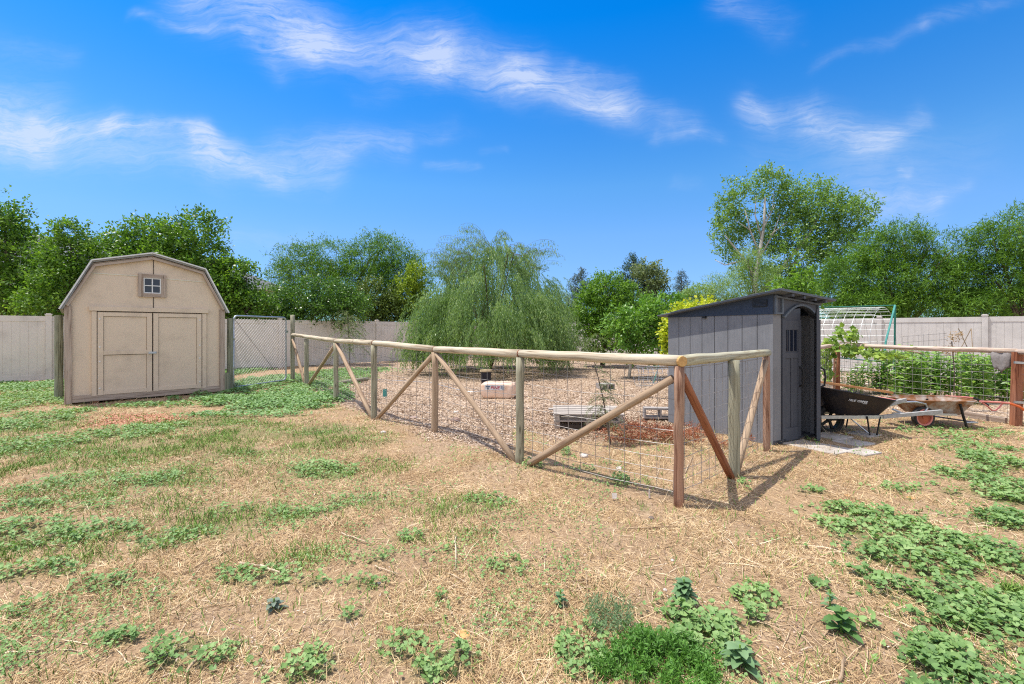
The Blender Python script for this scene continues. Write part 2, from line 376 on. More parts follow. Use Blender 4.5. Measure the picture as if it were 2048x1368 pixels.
CLOVER = ells([(560, 800, 110, 16, 1), (620, 776, 60, 14), (520, 768, 70, 18), (700, 745, 60, 12), (450, 802, 80, 9), (640, 800, 50, 14), (470, 745, 40, 12, .9), (720, 752, 30, 8, .8), (20, 775, 120, 12, .8), (330, 812, 60, 5, .5), (520, 830, 80, 12, .4), (400, 835, 60, 8, .5)])
GRASS = ells([(440, 880, 200, 40, .8), (640, 880, 120, 22, .7), (560, 920, 120, 24, .45), (280, 930, 160, 26, .5), (25, 942, 42, 16, 1.2), (750, 870, 50, 8, .5), (100, 860, 120, 24, .5), (400, 850, 140, 12, .8), (2040, 1185, 34, 26, 1.2), (735, 1010, 80, 24, .35), (520, 1035, 120, 24, .4), (1330, 900, 20, 5, .2), (1060, 870, 30, 5, .2), (300, 1010, 160, 30, .3), (1285, 1010, 12, 10, .5), (1290, 958, 10, 8, .5), (1460, 1030, 16, 12, .4), (150, 900, 200, 30, .6), (400, 950, 220, 34, .5), (150, 1000, 160, 30, .45), (700, 930, 150, 26, .4), (120, 1100, 160, 34, .45), (400, 1040, 200, 36, .4), (900, 1010, 120, 26, .3), (560, 870, 160, 24, .8), (330, 900, 160, 24, .6), (600, 1110, 140, 26, .25), (900, 1070, 140, 20, .25)])
SOIL = ells([(660, 862, 70, 14, 1), (1000, 945, 75, 20, 1), (880, 895, 90, 18, .9), (1290, 1015, 90, 22, .9), (1190, 995, 60, 12, .7), (1480, 1120, 80, 34, .45), (1480, 1260, 90, 40, .75), (190, 945, 60, 14, .8), (960, 1250, 60, 40, .7), (230, 1230, 110, 40, .5), (790, 860, 50, 16, .8), (1580, 1340, 80, 40, .4), (1000, 1110, 70, 30, .4), (740, 960, 80, 12, .4), (1900, 1180, 40, 12, .6), (200, 1330, 120, 30, .4), (80, 880, 60, 8, .5), (1700, 1060, 50, 8, .4), (330, 950, 40, 8, .4)])
BARK = ells([(270, 840, 90, 11, 1), (200, 850, 40, 8, .8)])
def emask(x, y, E, sharp=2.6, ns=1.0, sd=0, nf=3.0):
    x = np.asarray(x, float); y = np.asarray(y, float)
    nz = fbm(x * nf, y * nf, s=20 + sd, o=3) - .5
    r = np.zeros_like(x)
    for (cx, cy, rx, ry, w) in E:
        q = np.sqrt(((x - cx) / rx) ** 2 + ((y - cy) / ry) ** 2)
        np.maximum(r, w * np.clip((1.1 - q + nz * ns * 1.5) * sharp, 0, 1), out=r)
    return r
# left run of the pen fence, ordered far to near, then right run
PEN = [G(585, 765), G(613, 775), G(672, 802), G(748, 838), G(870, 866), G(1040, 927), G(1358, 1010), G(1468, 952), G(1533, 903)]
def inside_pen(x, y):
    x = np.asarray(x, float); y = np.asarray(y, float)
    d = np.full(x.shape, 1e9)
    for a, b in ((PEN[2], PEN[6]), (PEN[6], PEN[8])):
        ex, ey = b.x - a.x, b.y - a.y; L = math.hypot(ex, ey)
        d = np.minimum(d, (-(x - a.x) * ey + (y - a.y) * ex) / L)
    return d
def mulch(x, y):
    d = inside_pen(x, y)
    nz = fbm(np.asarray(x) * 1.3, np.asarray(y) * 1.3, s=51, o=4) - .5
    far = np.clip((y - 5.9 + (x < 0) * 1.6 - np.clip(x - 1.8, 0, 9) * .2 + nz * 2.2) * 1.1, 0, 1)
    a = np.clip((d + .25 + nz * .8) * 3, 0, 1) * far
    left = np.clip((x + 5.4 + (y - 11) * .28 + nz * 2.2) * 1.2, 0, 1)
    a = a * np.where(y > 8.5, left, 1)
    g2 = np.clip((x - 6.6) * 3, 0, 1) * np.clip((y - 7.4 - (x - 7.4) * -.4 + nz) * 2, 0, 1)
    return np.maximum(a, g2 * .95)

# ------------------------------------------------------------------ ground sheet
def lines(lo, fine0, fine1, hi, st, gr):
    a = list(np.arange(fine0, fine1 + 1e-6, st)); s = st; p = a[-1]
    while p < hi: s *= gr; p += s; a.append(p)
    s = st; p = a[0]
    while p > lo: s *= gr; p -= s; a.insert(0, p)
    return np.array(a)
gx = lines(-260, -6, 6.4, 260, .05, 1.075); gy = lines(-12, 1.0, 8, 420, .05, 1.045)
XX, YY = np.meshgrid(gx, gy); shp = XX.shape
fx, fy = XX.ravel(), YY.ravel()
fade = np.clip(1 - (fy - 30) / 30, 0, 1)
ZZ = hz(fx, fy) * fade
Vg = np.stack([fx, fy, ZZ], 1)
ii = np.arange(shp[0] * shp[1]).reshape(shp)
quads = np.stack([ii[:-1, :-1], ii[:-1, 1:], ii[1:, 1:], ii[1:, :-1]], -1).reshape(-1, 4)
me = bpy.data.meshes.new('ground'); me.vertices.add(len(Vg)); me.vertices.foreach_set('co', Vg.astype(np.float32).ravel())
me.loops.add(quads.size); me.loops.foreach_set('vertex_index', quads.ravel().astype(np.int32))
me.polygons.add(len(quads)); me.polygons.foreach_set('loop_start', np.arange(0, quads.size, 4, dtype=np.int32)); me.polygons.foreach_set('loop_total', np.full(len(quads), 4, np.int32))
me.polygons.foreach_set('use_smooth', np.ones(len(quads), bool)); me.update(calc_edges=True)
mg = np.clip(emask(fx, fy, MALLOW) * .85 + emask(fx, fy, CLOVER) + emask(fx, fy, GRASS, 1.4) * .9, 0, 1)
for nm, arr in (('green', mg), ('soil', np.clip(emask(fx, fy, SOIL, 1.4, 1.2, 5), 0, 1)), ('mulch', mulch(fx, fy)), ('bark', emask(fx, fy, BARK, 2, 1, 7))):
    a = me.attributes.new(nm, 'FLOAT', 'POINT'); a.data.foreach_set('value', np.asarray(arr, np.float32))
m, t, b = mat('dry_yard_ground', .95, 0, .1)
oc = obj_co(t)
n1 = t.noise(oc, 2.4, 8, .65); n2 = t.noise(oc, 38, 6, .7); n3 = t.noise(oc, 150, 4, .7); n4 = t.noise(oc, .7, 4)
fibA = t.noise(t.mp(oc, (260, 14, 1), (0, 0, R(35))), 1, 3, .6, .8); fibB = t.noise(t.mp(oc, (220, 12, 1), (0, 0, R(-50))), 1, 3, .6, .8); fibC = t.noise(t.mp(oc, (240, 13, 1), (0, 0, R(85))), 1, 3, .6, .8)
fibm = t.m('MAXIMUM', t.m('MAXIMUM', fibA, fibB), fibC)
soilc = t.ramp(n2, [(.3, (.13, .085, .05)), (.48, (.33, .225, .14)), (.7, (.51, .38, .26))])
straw = t.ramp(t.m('ADD', t.m('MULTIPLY', fibm, .7), t.m('MULTIPLY', n3, .4)), [(.5, (.15, .09, .05)), (.62, (.42, .28, .155)), (.78, (.68, .51, .32))])
sf = t.ramp(t.m('ADD', t.m('MULTIPLY', n1, .75), t.m('MULTIPLY', n2, .35)), [(.4, .95), (.66, .12)])
sf = t.m('MAXIMUM', sf, attr(t, 'soil', False))
col = t.mix(sf, straw, soilc)
grn = t.ramp(n3, [(.35, (.075, .095, .03)), (.65, (.19, .22, .08))])
gf = t.m('MULTIPLY', attr(t, 'green', False), t.ramp(n2, [(.35, .45), (.6, .95)]))
col = t.mix(gf, col, grn)
vo = t.n('ShaderNodeTexVoronoi'); t.lk(oc, vo.inputs['Vector']); vo.inputs['Scale'].default_value = 34; vo.inputs['Randomness'].default_value = 1
vs = t.n('ShaderNodeSeparateColor'); t.lk(vo.outputs['Color'], vs.inputs[0])
chip = t.ramp(t.m('ADD', vs.outputs[0], t.m('MULTIPLY', t.m('SUBTRACT', n2, .5), .5)), [(.05, (.11, .07, .045)), (.4, (.29, .195, .13)), (.7, (.45, .33, .235)), (1, (.66, .53, .41))])
col = t.mix(attr(t, 'mulch', False), col, chip)
barkc = t.ramp(vs.outputs[1], [(0, (.28, .12, .065)), (.6, (.50, .25, .15)), (1, (.6, .36, .24))])
col = t.mix(attr(t, 'bark', False), col, barkc)
t.lk(col, b.inputs['Base Color'])
hh = t.m('ADD', t.m('MULTIPLY', n2, .7), t.m('ADD', t.m('MULTIPLY', fibm, .25), t.m('MULTIPLY', vo.outputs['Distance'], .35)))
bump(t, b, hh, .75, .022)
me.materials.append(m)
gro = bpy.data.objects.new('ground', me); C.objects.link(gro); tag(gro, kind='structure')

# ------------------------------------------------------------------ ground cover
def samp(N, y0, y1, mode, lim=1.3):
    if mode == 'log': Y = np.exp(rng.uniform(math.log(y0), math.log(y1), N))
    else: Y = rng.uniform(y0, y1, N)
    X = rng.uniform(-1, 1, N) * (Y * lim + .6)
    return X, Y
def straws(name, X, Y, L, Wd, lift, mt, label=None, curl=.25):
    N = len(X); a = rng.uniform(0, 2 * np.pi, N); dx, dy = np.cos(a), np.sin(a)
    up = lift
    z0 = hz(X, Y) + .001
    p0 = np.stack([X, Y, z0], 1)
    d = np.stack([dx, dy, up], 1); d /= np.linalg.norm(d, axis=1)[:, None]
    side = np.stack([-dy, dx, rng.normal(0, .5, N)], 1); side /= np.linalg.norm(side, axis=1)[:, None]
    bend = np.stack([rng.normal(0, curl, N), rng.normal(0, curl, N), rng.uniform(-.1, .35, N)], 1)
    pm = p0 + d * (L * .5)[:, None] + bend * (L * .22)[:, None]; pe = p0 + d * L[:, None] + bend * np.array([1, 1, -.3]) * (L * .3)[:, None]
    pm[:, 2] = np.maximum(pm[:, 2], hz(pm[:, 0], pm[:, 1]) + .004); pe[:, 2] = np.maximum(pe[:, 2], hz(pe[:, 0], pe[:, 1]) + .002)
    s = side * (Wd * .5)[:, None]
    V = np.stack([p0 - s, p0 + s, pm + s, pm - s, pe + s * .3, pe - s * .3], 1)
    o = arrmesh(name, V, 6, mt, faces=[(0, 1, 2, 3), (3, 2, 4, 5)])
    tag(o, label, 'grass', kind='stuff'); return o
M_straw = blade('dry_straw', [(.12, .07, .035), (.36, .225, .11), (.58, .40, .205), (.75, .57, .325), (.90, .78, .55)])
M_grass = blade('green_grass', [(.06, .12, .02), (.12, .23, .035), (.20, .34, .06), (.34, .40, .11)])
def cover_drop(X, Y, other):
    return rng.random(len(X)) < other
X, Y = samp(820000, 1.45, 12, 'log')
clump = np.clip((fbm(X * 2.4, Y * 2.4, s=70, o=4) - .34) * 3.6, .12, 1)
mk = clump * (1 - .55 * np.clip(emask(X, Y, MALLOW) + emask(X, Y, CLOVER), 0, 1)) * (1 - .7 * emask(X, Y, SOIL, 1.4, 1.2, 5)) * (1 - .82 * mulch(X, Y)) * (1 - .5 * emask(X, Y, GRASS, 1.4)) * (1 - .9 * emask(X, Y, BARK))
k = rng.random(len(X)) < mk; X, Y = X[k], Y[k]
sc_ = 1 + Y / 9
straws('dry_grass', X, Y, np.where(rng.random(len(X)) < .12, rng.uniform(.06, .12, len(X)), rng.uniform(.012, .06, len(X))) * sc_ ** .5, rng.uniform(.0008, .0020, len(X)) * sc_ ** 1.3, np.abs(rng.normal(0, .22, len(X))) + (rng.random(len(X)) < .12) * rng.uniform(.3, 1.4, len(X)), M_straw, 'dry straw coloured grass matted over the yard', .5)
X, Y = samp(800000, 1.8, 16, 'log')
mk = emask(X, Y, GRASS, 1.4) * np.clip((fbm(X * 3, Y * 3, s=80, o=4) - .3) * 3, .1, 1) + .02
k = rng.random(len(X)) < mk * (1 - mulch(X, Y)); X, Y = X[k], Y[k]
straws('green_grass', X, Y, rng.uniform(.025, .07, len(X)), rng.uniform(.002, .004, len(X)) * (1 + Y / 8), rng.uniform(.5, 2.5, len(X)), M_grass, 'thin green grass growing in the left of the yard', .5)

def mallow(name, X, Y, rad, zmul, mt, label, msk, cat='weeds', nf=8):
    N = len(X)
    z = hz(X, Y) + rng.uniform(.1, 1, N) ** .7 * zmul * (.35 + .65 * msk)
    nrm = np.stack([rng.normal(0, .38, N), rng.normal(-.1, .38, N), np.ones(N)], 1); nrm /= np.linalg.norm(nrm, axis=1)[:, None]
    a0 = rng.uniform(0, 2 * np.pi, N)
    u = np.cross(nrm, np.stack([np.cos(a0), np.sin(a0), np.zeros(N)], 1)); u /= np.linalg.norm(u, axis=1)[:, None]; v = np.cross(nrm, u)
    c = np.stack([X, Y, z], 1)
    V = [c - nrm * (rad * .18)[:, None]]
    for i in range(nf):
        a = .35 + (2 * np.pi - .7) * i / (nf - 1)
        rr = rad * (1.0 if i % 2 else .82) * rng.uniform(.88, 1.1, N) * (.9 if i in (0, nf - 1) else 1)
        V.append(c + (u * math.cos(a) + v * math.sin(a)) * rr[:, None] + nrm * (rad * rng.uniform(-.12, .22, N))[:, None])
    V = np.stack(V, 1)
    o = arrmesh(name, V, nf + 1, mt, faces=[(0, i, i + 1) for i in range(1, nf)])
    tag(o, label, cat, kind='stuff'); return o
M_mal = leafm('mallow_leaf', [(.10, .18, .055), (.16, .28, .085), (.24, .37, .12), (.34, .45, .18)], .22)
M_clo = leafm('clover_leaf', [(.07, .15, .045), (.14, .26, .08), (.21, .36, .12), (.33, .46, .2)], .22)
X, Y = samp(640000, 1.5, 14, 'lin')
mm = np.maximum(emask(X, Y, MALLOW, 2.4, 1.15), .10 * emask(X, Y, [(a_, b_, c_ * 1.7, d_ * 1.7, e_) for a_, b_, c_, d_, e_ in MALLOW], 1.2, 1.6, 3)); hole = np.clip((fbm(X * 9, Y * 9, s=33, o=2) - .3) * 3.5, .12, 1)
k = rng.random(len(X)) < mm * hole * np.where(Y < 3.4, .85, 1); X, Y, mm = X[k], Y[k], mm[k]
big_ = np.where(X / Y > .3, 1.0, .78)
k = rng.random(len(X)) < np.where(big_ == 1, .95, .9); X, Y, mm, big_ = X[k], Y[k], mm[k], big_[k]
mallow('mallow_weeds', X, Y, rng.uniform(.010, .022, len(X)) * big_ * (1 + np.clip(Y - 4, 0, 9) * .1), .075, M_mal, 'low green round leaved weeds spreading in patches over the dry yard', mm)
X, Y = samp(260000, 7.5, 17, 'lin', 1.2)
mm = emask(X, Y, CLOVER, 2.2)
k = rng.random(len(X)) < mm; X, Y, mm = X[k], Y[k], mm[k]
mallow('clover_patch', X, Y, rng.uniform(.018, .035, len(X)), .10, M_clo, 'dense bright green clover in front of the metal gate', mm, nf=6)
# small scattered weed sprigs
X, Y = samp(150000, 1.5, 9, 'log'); zz = fbm(X * 1.7, Y * 1.7, s=91, o=4)
leftness = np.clip(.62 - (X / Y) * .35, .25, 1)
k = (rng.random(len(X)) < np.clip((zz - .55 + np.clip(-X / Y * .05, -.03, .04)) * 6, 0, 1) * .8 * leftness) & (mulch(X, Y) < .3); X, Y = X[k], Y[k]
mallow('weed_sprigs', X, Y, rng.uniform(.004, .009, len(X)) * (1 + Y * .09), .045, M_mal, 'tiny green weed sprigs scattered thinly between the dry grass', np.ones(len(X)), nf=6)

# loose dry stalks
X, Y = samp(2600, 1.5, 9, 'log'); k = (fbm(X * 1.1, Y * 1.1, s=144, o=3) > .47) & (mulch(X, Y) < .5); X, Y = X[k], Y[k]
straws('dry_stalks', X, Y, rng.uniform(.10, .30, len(X)), rng.uniform(.003, .0055, len(X)), np.abs(rng.normal(0, .05, len(X))), blade('dry_stalk', [(.30, .2, .11), (.55, .41, .26), (.78, .66, .48)]), 'longer pale dry stalks strewn thinly over the matted grass', .12)
# wood chips
M_chip = blade('wood_chip', [(.10, .065, .04), (.26, .17, .11), (.43, .31, .21), (.60, .46, .34), (.78, .67, .54)])
def chips(name, X, Y, s0, s1, mt, label):
    N = len(X); c = np.stack([X, Y, hz(X, Y) + rng.uniform(.003, .018, N)], 1)
    nrm = np.stack([rng.normal(0, .45, N), rng.normal(0, .45, N), np.ones(N)], 1); nrm /= np.linalg.norm(nrm, axis=1)[:, None]
    a0 = rng.uniform(0, 2 * np.pi, N)
    u = np.cross(nrm, np.stack([np.cos(a0), np.sin(a0), np.zeros(N)], 1)); u /= np.linalg.norm(u, axis=1)[:, None]; v = np.cross(nrm, u)
    L = rng.uniform(s0, s1, N)[:, None]; w = L * rng.uniform(.25, .7, N)[:, None]
    V = np.stack([c - u * L - v * w * .6, c + u * L * .8 - v * w, c + u * L + v * w * .5, c - u * L * .7 + v * w], 1)
    o = arrmesh(name, V, 4, mt); tag(o, label, 'mulch', kind='stuff'); return o
X, Y = samp(300000, 4.6, 22, 'log', .9)
mm = mulch(X, Y); k = rng.random(len(X)) < mm * np.clip((fbm(X * 1.1, Y * 1.1, s=222, o=3) - .3) * 3.2, .25, 1) * ((X > 6) | (inside_pen(X, Y) > -.6)); X, Y = X[k], Y[k]
chips('wood_chips', X, Y, .008, .019, M_chip, 'pinkish tan wood chip mulch covering the fenced pen')
X, Y = samp(60000, 6, 9.5, 'lin', 1.05); k = rng.random(len(X)) < emask(X, Y, BARK); 
chips('bark_chips', X[k], Y[k], .010, .022, blade('bark_chip', [(.26, .10, .05), (.48, .24, .14), (.6, .36, .24)]), 'reddish bark chips in front of the barn shed')
# loose debris crumbs everywhere
X, Y = samp(26000, 1.5, 9, 'log'); k = rng.random(len(X)) < np.clip((fbm(X * 1.5, Y * 1.5, s=44, o=3) - .35) * 3, .05, 1)
chips('soil_crumbs', X[k], Y[k], .002, .008, blade('soil_crumb', [(.14, .085, .055), (.3, .2, .14), (.5, .38, .29), (.72, .62, .52)]), 'small soil crumbs and bits of debris between the dry grass')
# ------------------------------------------------------------------ vinyl boundary fences
def vinyl(name, label, A, d, n_, sp, vm, h=1.86, cap=True, skip=()):
    th = thing(name, label, 'fence', (A.x, A.y, 0))
    d = Vector((d[0], d[1], 0)).normalized(); ang = math.atan2(d.y, d.x); M = Matrix.Rotation(ang, 3, 'Z')
    for i in range(n_ + 1):
        c = A + d * sp * i
        m_ = MB().box((c.x, c.y, h / 2 + .0), (.127, .127, h + .06), M).box((c.x, c.y, h + .045), (.15, .15, .03), M).box((c.x, c.y, h + .068), (.10, .10, .02), M)
        m_.build('post', vm, th, world=True)
        if i == n_: break
        a = c + d * .064; L = sp - .128; k = int(round(L / .168)); w = L / k
        mb = MB()
        for j in range(k):
            q = a + d * (w * (j + .5)); mb.box((q.x, q.y, h * .5), (w - .008, .022, h - .26), M)
        q = a + d * L / 2
        mb.box((q.x, q.y, h * .5), (L, .012, h - .3), M)
        mb.build('panel', vm, th, world=True)
        MB().box((q.x, q.y, h - .075), (L, .045, .15), M).build('top_rail', vm, th, world=True)
        MB().box((q.x, q.y, .115), (L, .045, .15), M).build('bottom_rail', vm, th, world=True)
    return th
A1 = Vector((-13.9, 12.33, 0)); dL = Vector((.68, .73, 0)).normalized(); dR = Vector((.73, -.68, 0)).normalized()
sL = .94
vinyl('vinyl_fence', 'long tan vinyl privacy fence behind the barn shed and the metal gate', A1 + dL * (sL - 2.09 * 2), (.68, .73), 11, 2.09, M_vinyl)
PR = Vector((12.2, 15.3, 0))
vinyl('vinyl_fence', 'pale grey vinyl privacy fence running behind the garden at the right', PR - dR * (2.45 * 6.95), (.73, -.68), 11, 2.4494, M_vinylr)

# ------------------------------------------------------------------ house beyond the fence
hs_ = thing('house', 'beige house with grey shingle roof hidden behind the left trees', 'house', (-27.5, 27, 0), R(46))
def hipbox(x0, y0, x1, y1, ze, zr, nm='roof'):
    o = .5; cy = (y0 + y1) / 2; k = (y1 - y0) / 2
    MB().box(((x0 + x1) / 2, cy, ze / 2), (x1 - x0, y1 - y0, ze)).build('wall', M_housew, hs_)
    V = [(x0 - o, y0 - o, ze), (x1 + o, y0 - o, ze), (x1 + o, y1 + o, ze), (x0 - o, y1 + o, ze), (x0 + k, cy, zr), (x1 - k, cy, zr)]
    MB().add(V, [(0, 1, 5, 4), (1, 2, 5), (2, 3, 4, 5), (3, 0, 4), (3, 2, 1, 0)]).build('roof', M_houser, hs_)
    g_ = MB()
    for a, b_ in ((0, 1), (1, 2), (2, 3), (3, 0)): g_.beam(Vector(V[a]) - Vector((0, 0, .09)), Vector(V[b_]) - Vector((0, 0, .09)), .12, .16)
    g_.build('gutter', M_white, hs_)
hipbox(-8, -4, 11.5, 5, 4.4, 7.1)
MB().box((9, -4.03, 1.9), (1.6, .06, 1.3)).build('window', M_glass, hs_)

# ------------------------------------------------------------------ barn shed
SO = Vector((-8.6, 8.74, 0)); su = Vector((.72, .694, 0)).normalized(); srz = math.atan2(su.y, su.x)
def S(px, py):
    U = (px - CX) / F; w = (U * SO.y - SO.x) / (su.x - U * su.y); Y = SO.y + w * su.y
    return w, H - (py - HY) / F * Y
barn = thing('barn_shed', 'beige barn style shed with gambrel roof and double doors', 'shed', SO, srz)
WB = 2.655; GP = [(0, .07), (0, 1.95), (.40, 2.79), (WB / 2, 3.03), (WB - .40, 2.79), (WB, 1.95), (WB, .07)]
MB().prism([Vector((x, 0, z)) for x, z in GP], (0, 0, 0), (0, 3.0, 0)).build('wall', M_shed, barn)
rf = MB(); off = [(-.07, 1.86), (.385, 2.835), (WB / 2, 3.085), (WB - .385, 2.835), (WB + .07, 1.86)]
inn = [(-.02, 1.86), (.40, 2.795), (WB / 2, 3.035), (WB - .40, 2.795), (WB + .02, 1.86)]
for i in range(4):
    a, b_, c_, d_ = off[i], off[i + 1], inn[i + 1], inn[i]
    rf.prism([Vector((q[0], -.09, q[1])) for q in (a, b_, c_, d_)], (0, 0, 0), (0, 3.2, 0))
rf.build('roof', simple('grey_shed_shingle', (.33, .33, .32), (.24, .24, .24), 30, .9), barn)
de = MB()
for i in range(4): de.beam(Vector((off[i][0], -.105, off[i][1])), Vector((off[i + 1][0], -.105, off[i + 1][1])), .025, .03, up=(0, 1, 0))
de.build('drip_edge', M_white, barn)
rk = MB()
RKP = [(.035, 1.93), (.425, 2.735), (WB / 2, 2.975), (WB - .425, 2.735), (WB - .035, 1.93)]
for i in range(4):
    a, b_ = Vector((RKP[i][0], -.025, RKP[i][1])), Vector((RKP[i + 1][0], -.025 - .002 * (i % 2), RKP[i + 1][1])); rk.beam(a, b_, .045, .105, up=(0, 1, 0))
rk.build('rake_trim', M_old, barn)
for x in (.052, WB - .052): MB().box((x, -.022, .98), (.105, .04, 1.9)).build('corner_trim', M_old, barn)
MB().box((WB / 2, -.016, .115), (WB - .2, .03, .13)).build('bottom_trim', M_old, barn)
for x in (.35, 1.3, 2.3): MB().box((x, 1.4, .03), (.12, 2.8, .1)).build('skid', M_gap_shade, barn)
MB().box((.42, .06, .0), (.14, .12, .12)).build('foundation_block', simple('red_brick_block', (.35, .14, .09), None, 20), barn)
zt = 1.83; zb = .155
xl0, xl1 = S(194.2, 700)[0], S(304.4, 700)[0]; xr0, xr1 = S(305.6, 700)[0], S(403, 700)[0]
xj0, xj1 = S(183, 700)[0], S(193.2, 700)[0]; xk0, xk1 = S(404, 700)[0], S(412, 700)[0]
wz = lambda y: S(304, y)[1]
MB().box(((S(178, 700)[0] + S(416, 700)[0]) / 2, -.026, zt + .055), (S(416, 700)[0] - S(178, 700)[0], .05, .085)).build('door_header', M_shedt, barn)
for a, b_ in ((xj0, xj1), (xk0, xk1)): MB().box(((a + b_) / 2, -.02, (zt + zb) / 2), (b_ - a, .035, zt - zb)).build('door_jamb', M_shedt, barn)
for n_, (a, b_) in enumerate(((xl0, xl1), (xr0, xr1))):
    a += .006; b_ -= .006
    dr = MB().box(((a + b_) / 2, -.011, (zt + zb) / 2 - .005), (b_ - a, .02, zt - zb - .02)).build('door', M_shed, barn)
    st = MB(); sw = .085; y_ = -.031
    for x in (a + sw / 2, b_ - sw / 2): st.box((x, y_, (zt + zb) / 2 - .005), (sw, .022, zt - zb - .02))
    for z in (zt - .055, zb + .05): st.box(((a + b_) / 2, y_, z), (b_ - a - 2 * sw - .004, .020, .075))
    if n_ == 0: st.box(((a + b_) / 2, y_, 1.0), (b_ - a - 2 * sw - .004, .020, .075))
    st.build('door_frame', M_shedt, dr)
    hx = a + .03 if n_ == 0 else b_ - .035
    for z in (zt - .15, 1.12, .83, .30):
        MB().tube([(hx, -.052, z), (hx, -.04, z)], .016, 8).build('bolt', M_white, dr)
MB().box((xl1, -.05, .98), (.13, .02, .045)).box((xl1 - .03, -.065, .98), (.03, .03, .03)).tube([(xl1 - .07, -.07, .965), (xl1 + .07, -.07, .985)], .008, 6).build('latch', M_galv, barn)
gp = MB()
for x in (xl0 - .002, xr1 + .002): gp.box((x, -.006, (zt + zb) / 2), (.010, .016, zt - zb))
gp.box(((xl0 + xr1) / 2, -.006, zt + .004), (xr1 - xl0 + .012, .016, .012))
gp.build('door_gap_shade', M_gap_shade, barn)  # dark strips: door gaps at the jambs plus painted shadow line under the header
for a, b_, zz in ((xl0, xl1, (1.045, zt - .095)), (xl0, xl1, (zb + .09, .955)), (xr0, xr1, (zb + .09, zt - .095))):
    ln = MB(); a += .093; b_ -= .093
    ln.box(((a + b_) / 2, -.0225, zz[1]), (b_ - a, .004, .008)); ln.box((a, -.0225, (zz[0] + zz[1]) / 2), (.006, .004, zz[1] - zz[0])); ln.box((b_, -.0225, (zz[0] + zz[1]) / 2), (.006, .004, zz[1] - zz[0]))
    ln.build('panel_shadow_line', M_gap_shade, barn)  # frame shadow painted as dark lines along the panel's top and side edges
MB().box((xl1 + .006, -.003, 1.0), (.012, .02, 1.66)).build('door_gap_shade', M_gap_shade, barn)
w0, w1 = S(275.8, 570)[0], S(332, 570)[0]; z1, z0 = wz(549), wz(594.5)
wf = MB(); tw = .088
for x in (w0 + tw / 2, w1 - tw / 2): wf.box((x, -.022, (z0 + z1) / 2), (tw, .04, z1 - z0))
for z in (z0 + .04, z1 - .04): wf.box(((w0 + w1) / 2, -.020, z), (w1 - w0 - 2 * tw, .038, .08))
wo_ = MB().box(((w0 + w1) / 2, -.003, (z0 + z1) / 2), (w1 - w0 - .15, .02, z1 - z0 - .12)).build('window', M_glass, barn)
wf.build('frame', M_old, wo_)
mu = MB(); ix0, ix1, iz0, iz1 = w0 + tw, w1 - tw, z0 + .08, z1 - .08; cx_, cz_ = (ix0 + ix1) / 2, (iz0 + iz1) / 2
for x in (ix0 + .01, cx_, ix1 - .01): mu.box((x, -.024, cz_), (.02, .018, iz1 - iz0))
for z in (iz0 + .01, cz_, iz1 - .01): mu.box((cx_, -.021, z), (ix1 - ix0 - .01, .018, .018))
mu.build('muntin', M_white, wo_)
M_flash = simple('cream_flashing', (.80, .76, .60), None, 9)
MB().beam((S(181.6, 546)[0], -.004, S(181.6, 546)[1]), (w0, -.004, S(275, 552)[1] - .0), .012, .016).build('flashing_strip', M_flash, barn)
MB().beam((w1, -.004, S(333, 558)[1]), (S(412, 564.7)[0], -.004, S(412, 564.7)[1]), .012, .016).build('flashing_strip', M_flash, barn)
MB().box((cx_ + .02, -.002, (z1 + 2.98) / 2), (.012, .01, 2.98 - z1)).box((cx_ + .02, -.002, (zt + .1 + z0) / 2), (.012, .01, z0 - zt - .1)).build('seam', M_gap_shade, barn)

# ------------------------------------------------------------------ round posts near the barn and the chain link gate
def logpost(name, label, p, h, r, mt, lean=(0, 0), group=None):
    o = MB(); k = 6
    o.tube([(lean[0] * i / k, lean[1] * i / k, -.1 + (h + .1) * i / k) for i in range(k + 1)], [r * (1 + .05 * math.sin(i * 2.1 + h * 7)) for i in range(k + 1)], 12)
    q = o.build(name, mt, None, smooth=False); q.location = (p.x, p.y, 0); tag(q, label, 'post', group); return q
M_gpost = wood('green_grey_round_post', (.30, .31, .22), (.25, .26, .19), (.12, .12, .08))
pA = Vector((-9.46, 9.5, 0)); logpost('round_post', 'thick greenish round post against the left side of the barn shed', pA, 1.77, .072, M_gpost)
pB = Vector((-6.66, 10.72, 0)); logpost('round_post', 'greenish round post between the barn shed and the metal gate', pB + Vector((.02, 0, 0)), 1.74, .065, M_gpost)
bs_ = MB().box((0, 0, .22), (.1, .06, .5)).build('short_board', M_gpost, None); bs_.location = (-6.62, 10.58, 0); tag(bs_, 'short grey board standing at the foot of the gate post', 'board')
gA = Vector((-6.60, 10.78, 0)); gB = Vector((-6.17, 12.42, 0)); gd = (gB - gA); gL = gd.length; gd.normalize()
gate = thing('chain_link_gate', 'grey metal pipe gate with chain link mesh beside the barn shed', 'gate', gA, math.atan2(gd.y, gd.x))
z0, z1 = .10, 1.80; rr = .11
def arcp(cx, cz, a0, a1, r=rr, k=5): return [Vector((cx + r * math.cos(R(a0 + (a1 - a0) * i / k)), 0, cz + r * math.sin(R(a0 + (a1 - a0) * i / k)))) for i in range(k + 1)]
loop = arcp(rr, z1 - rr, 180, 90) + arcp(gL - rr, z1 - rr, 90, 0) + arcp(gL - rr, z0 + rr, 0, -90) + arcp(rr, z0 + rr, -90, -180)
loop.append(loop[0] + Vector((0, 0, .001)))
MB().tube(loop, .021, 10).build('pipe_frame', M_galv, gate, smooth=True)
cm = MB(); st_ = .062; N_ = int((gL + z1) / st_) + 2
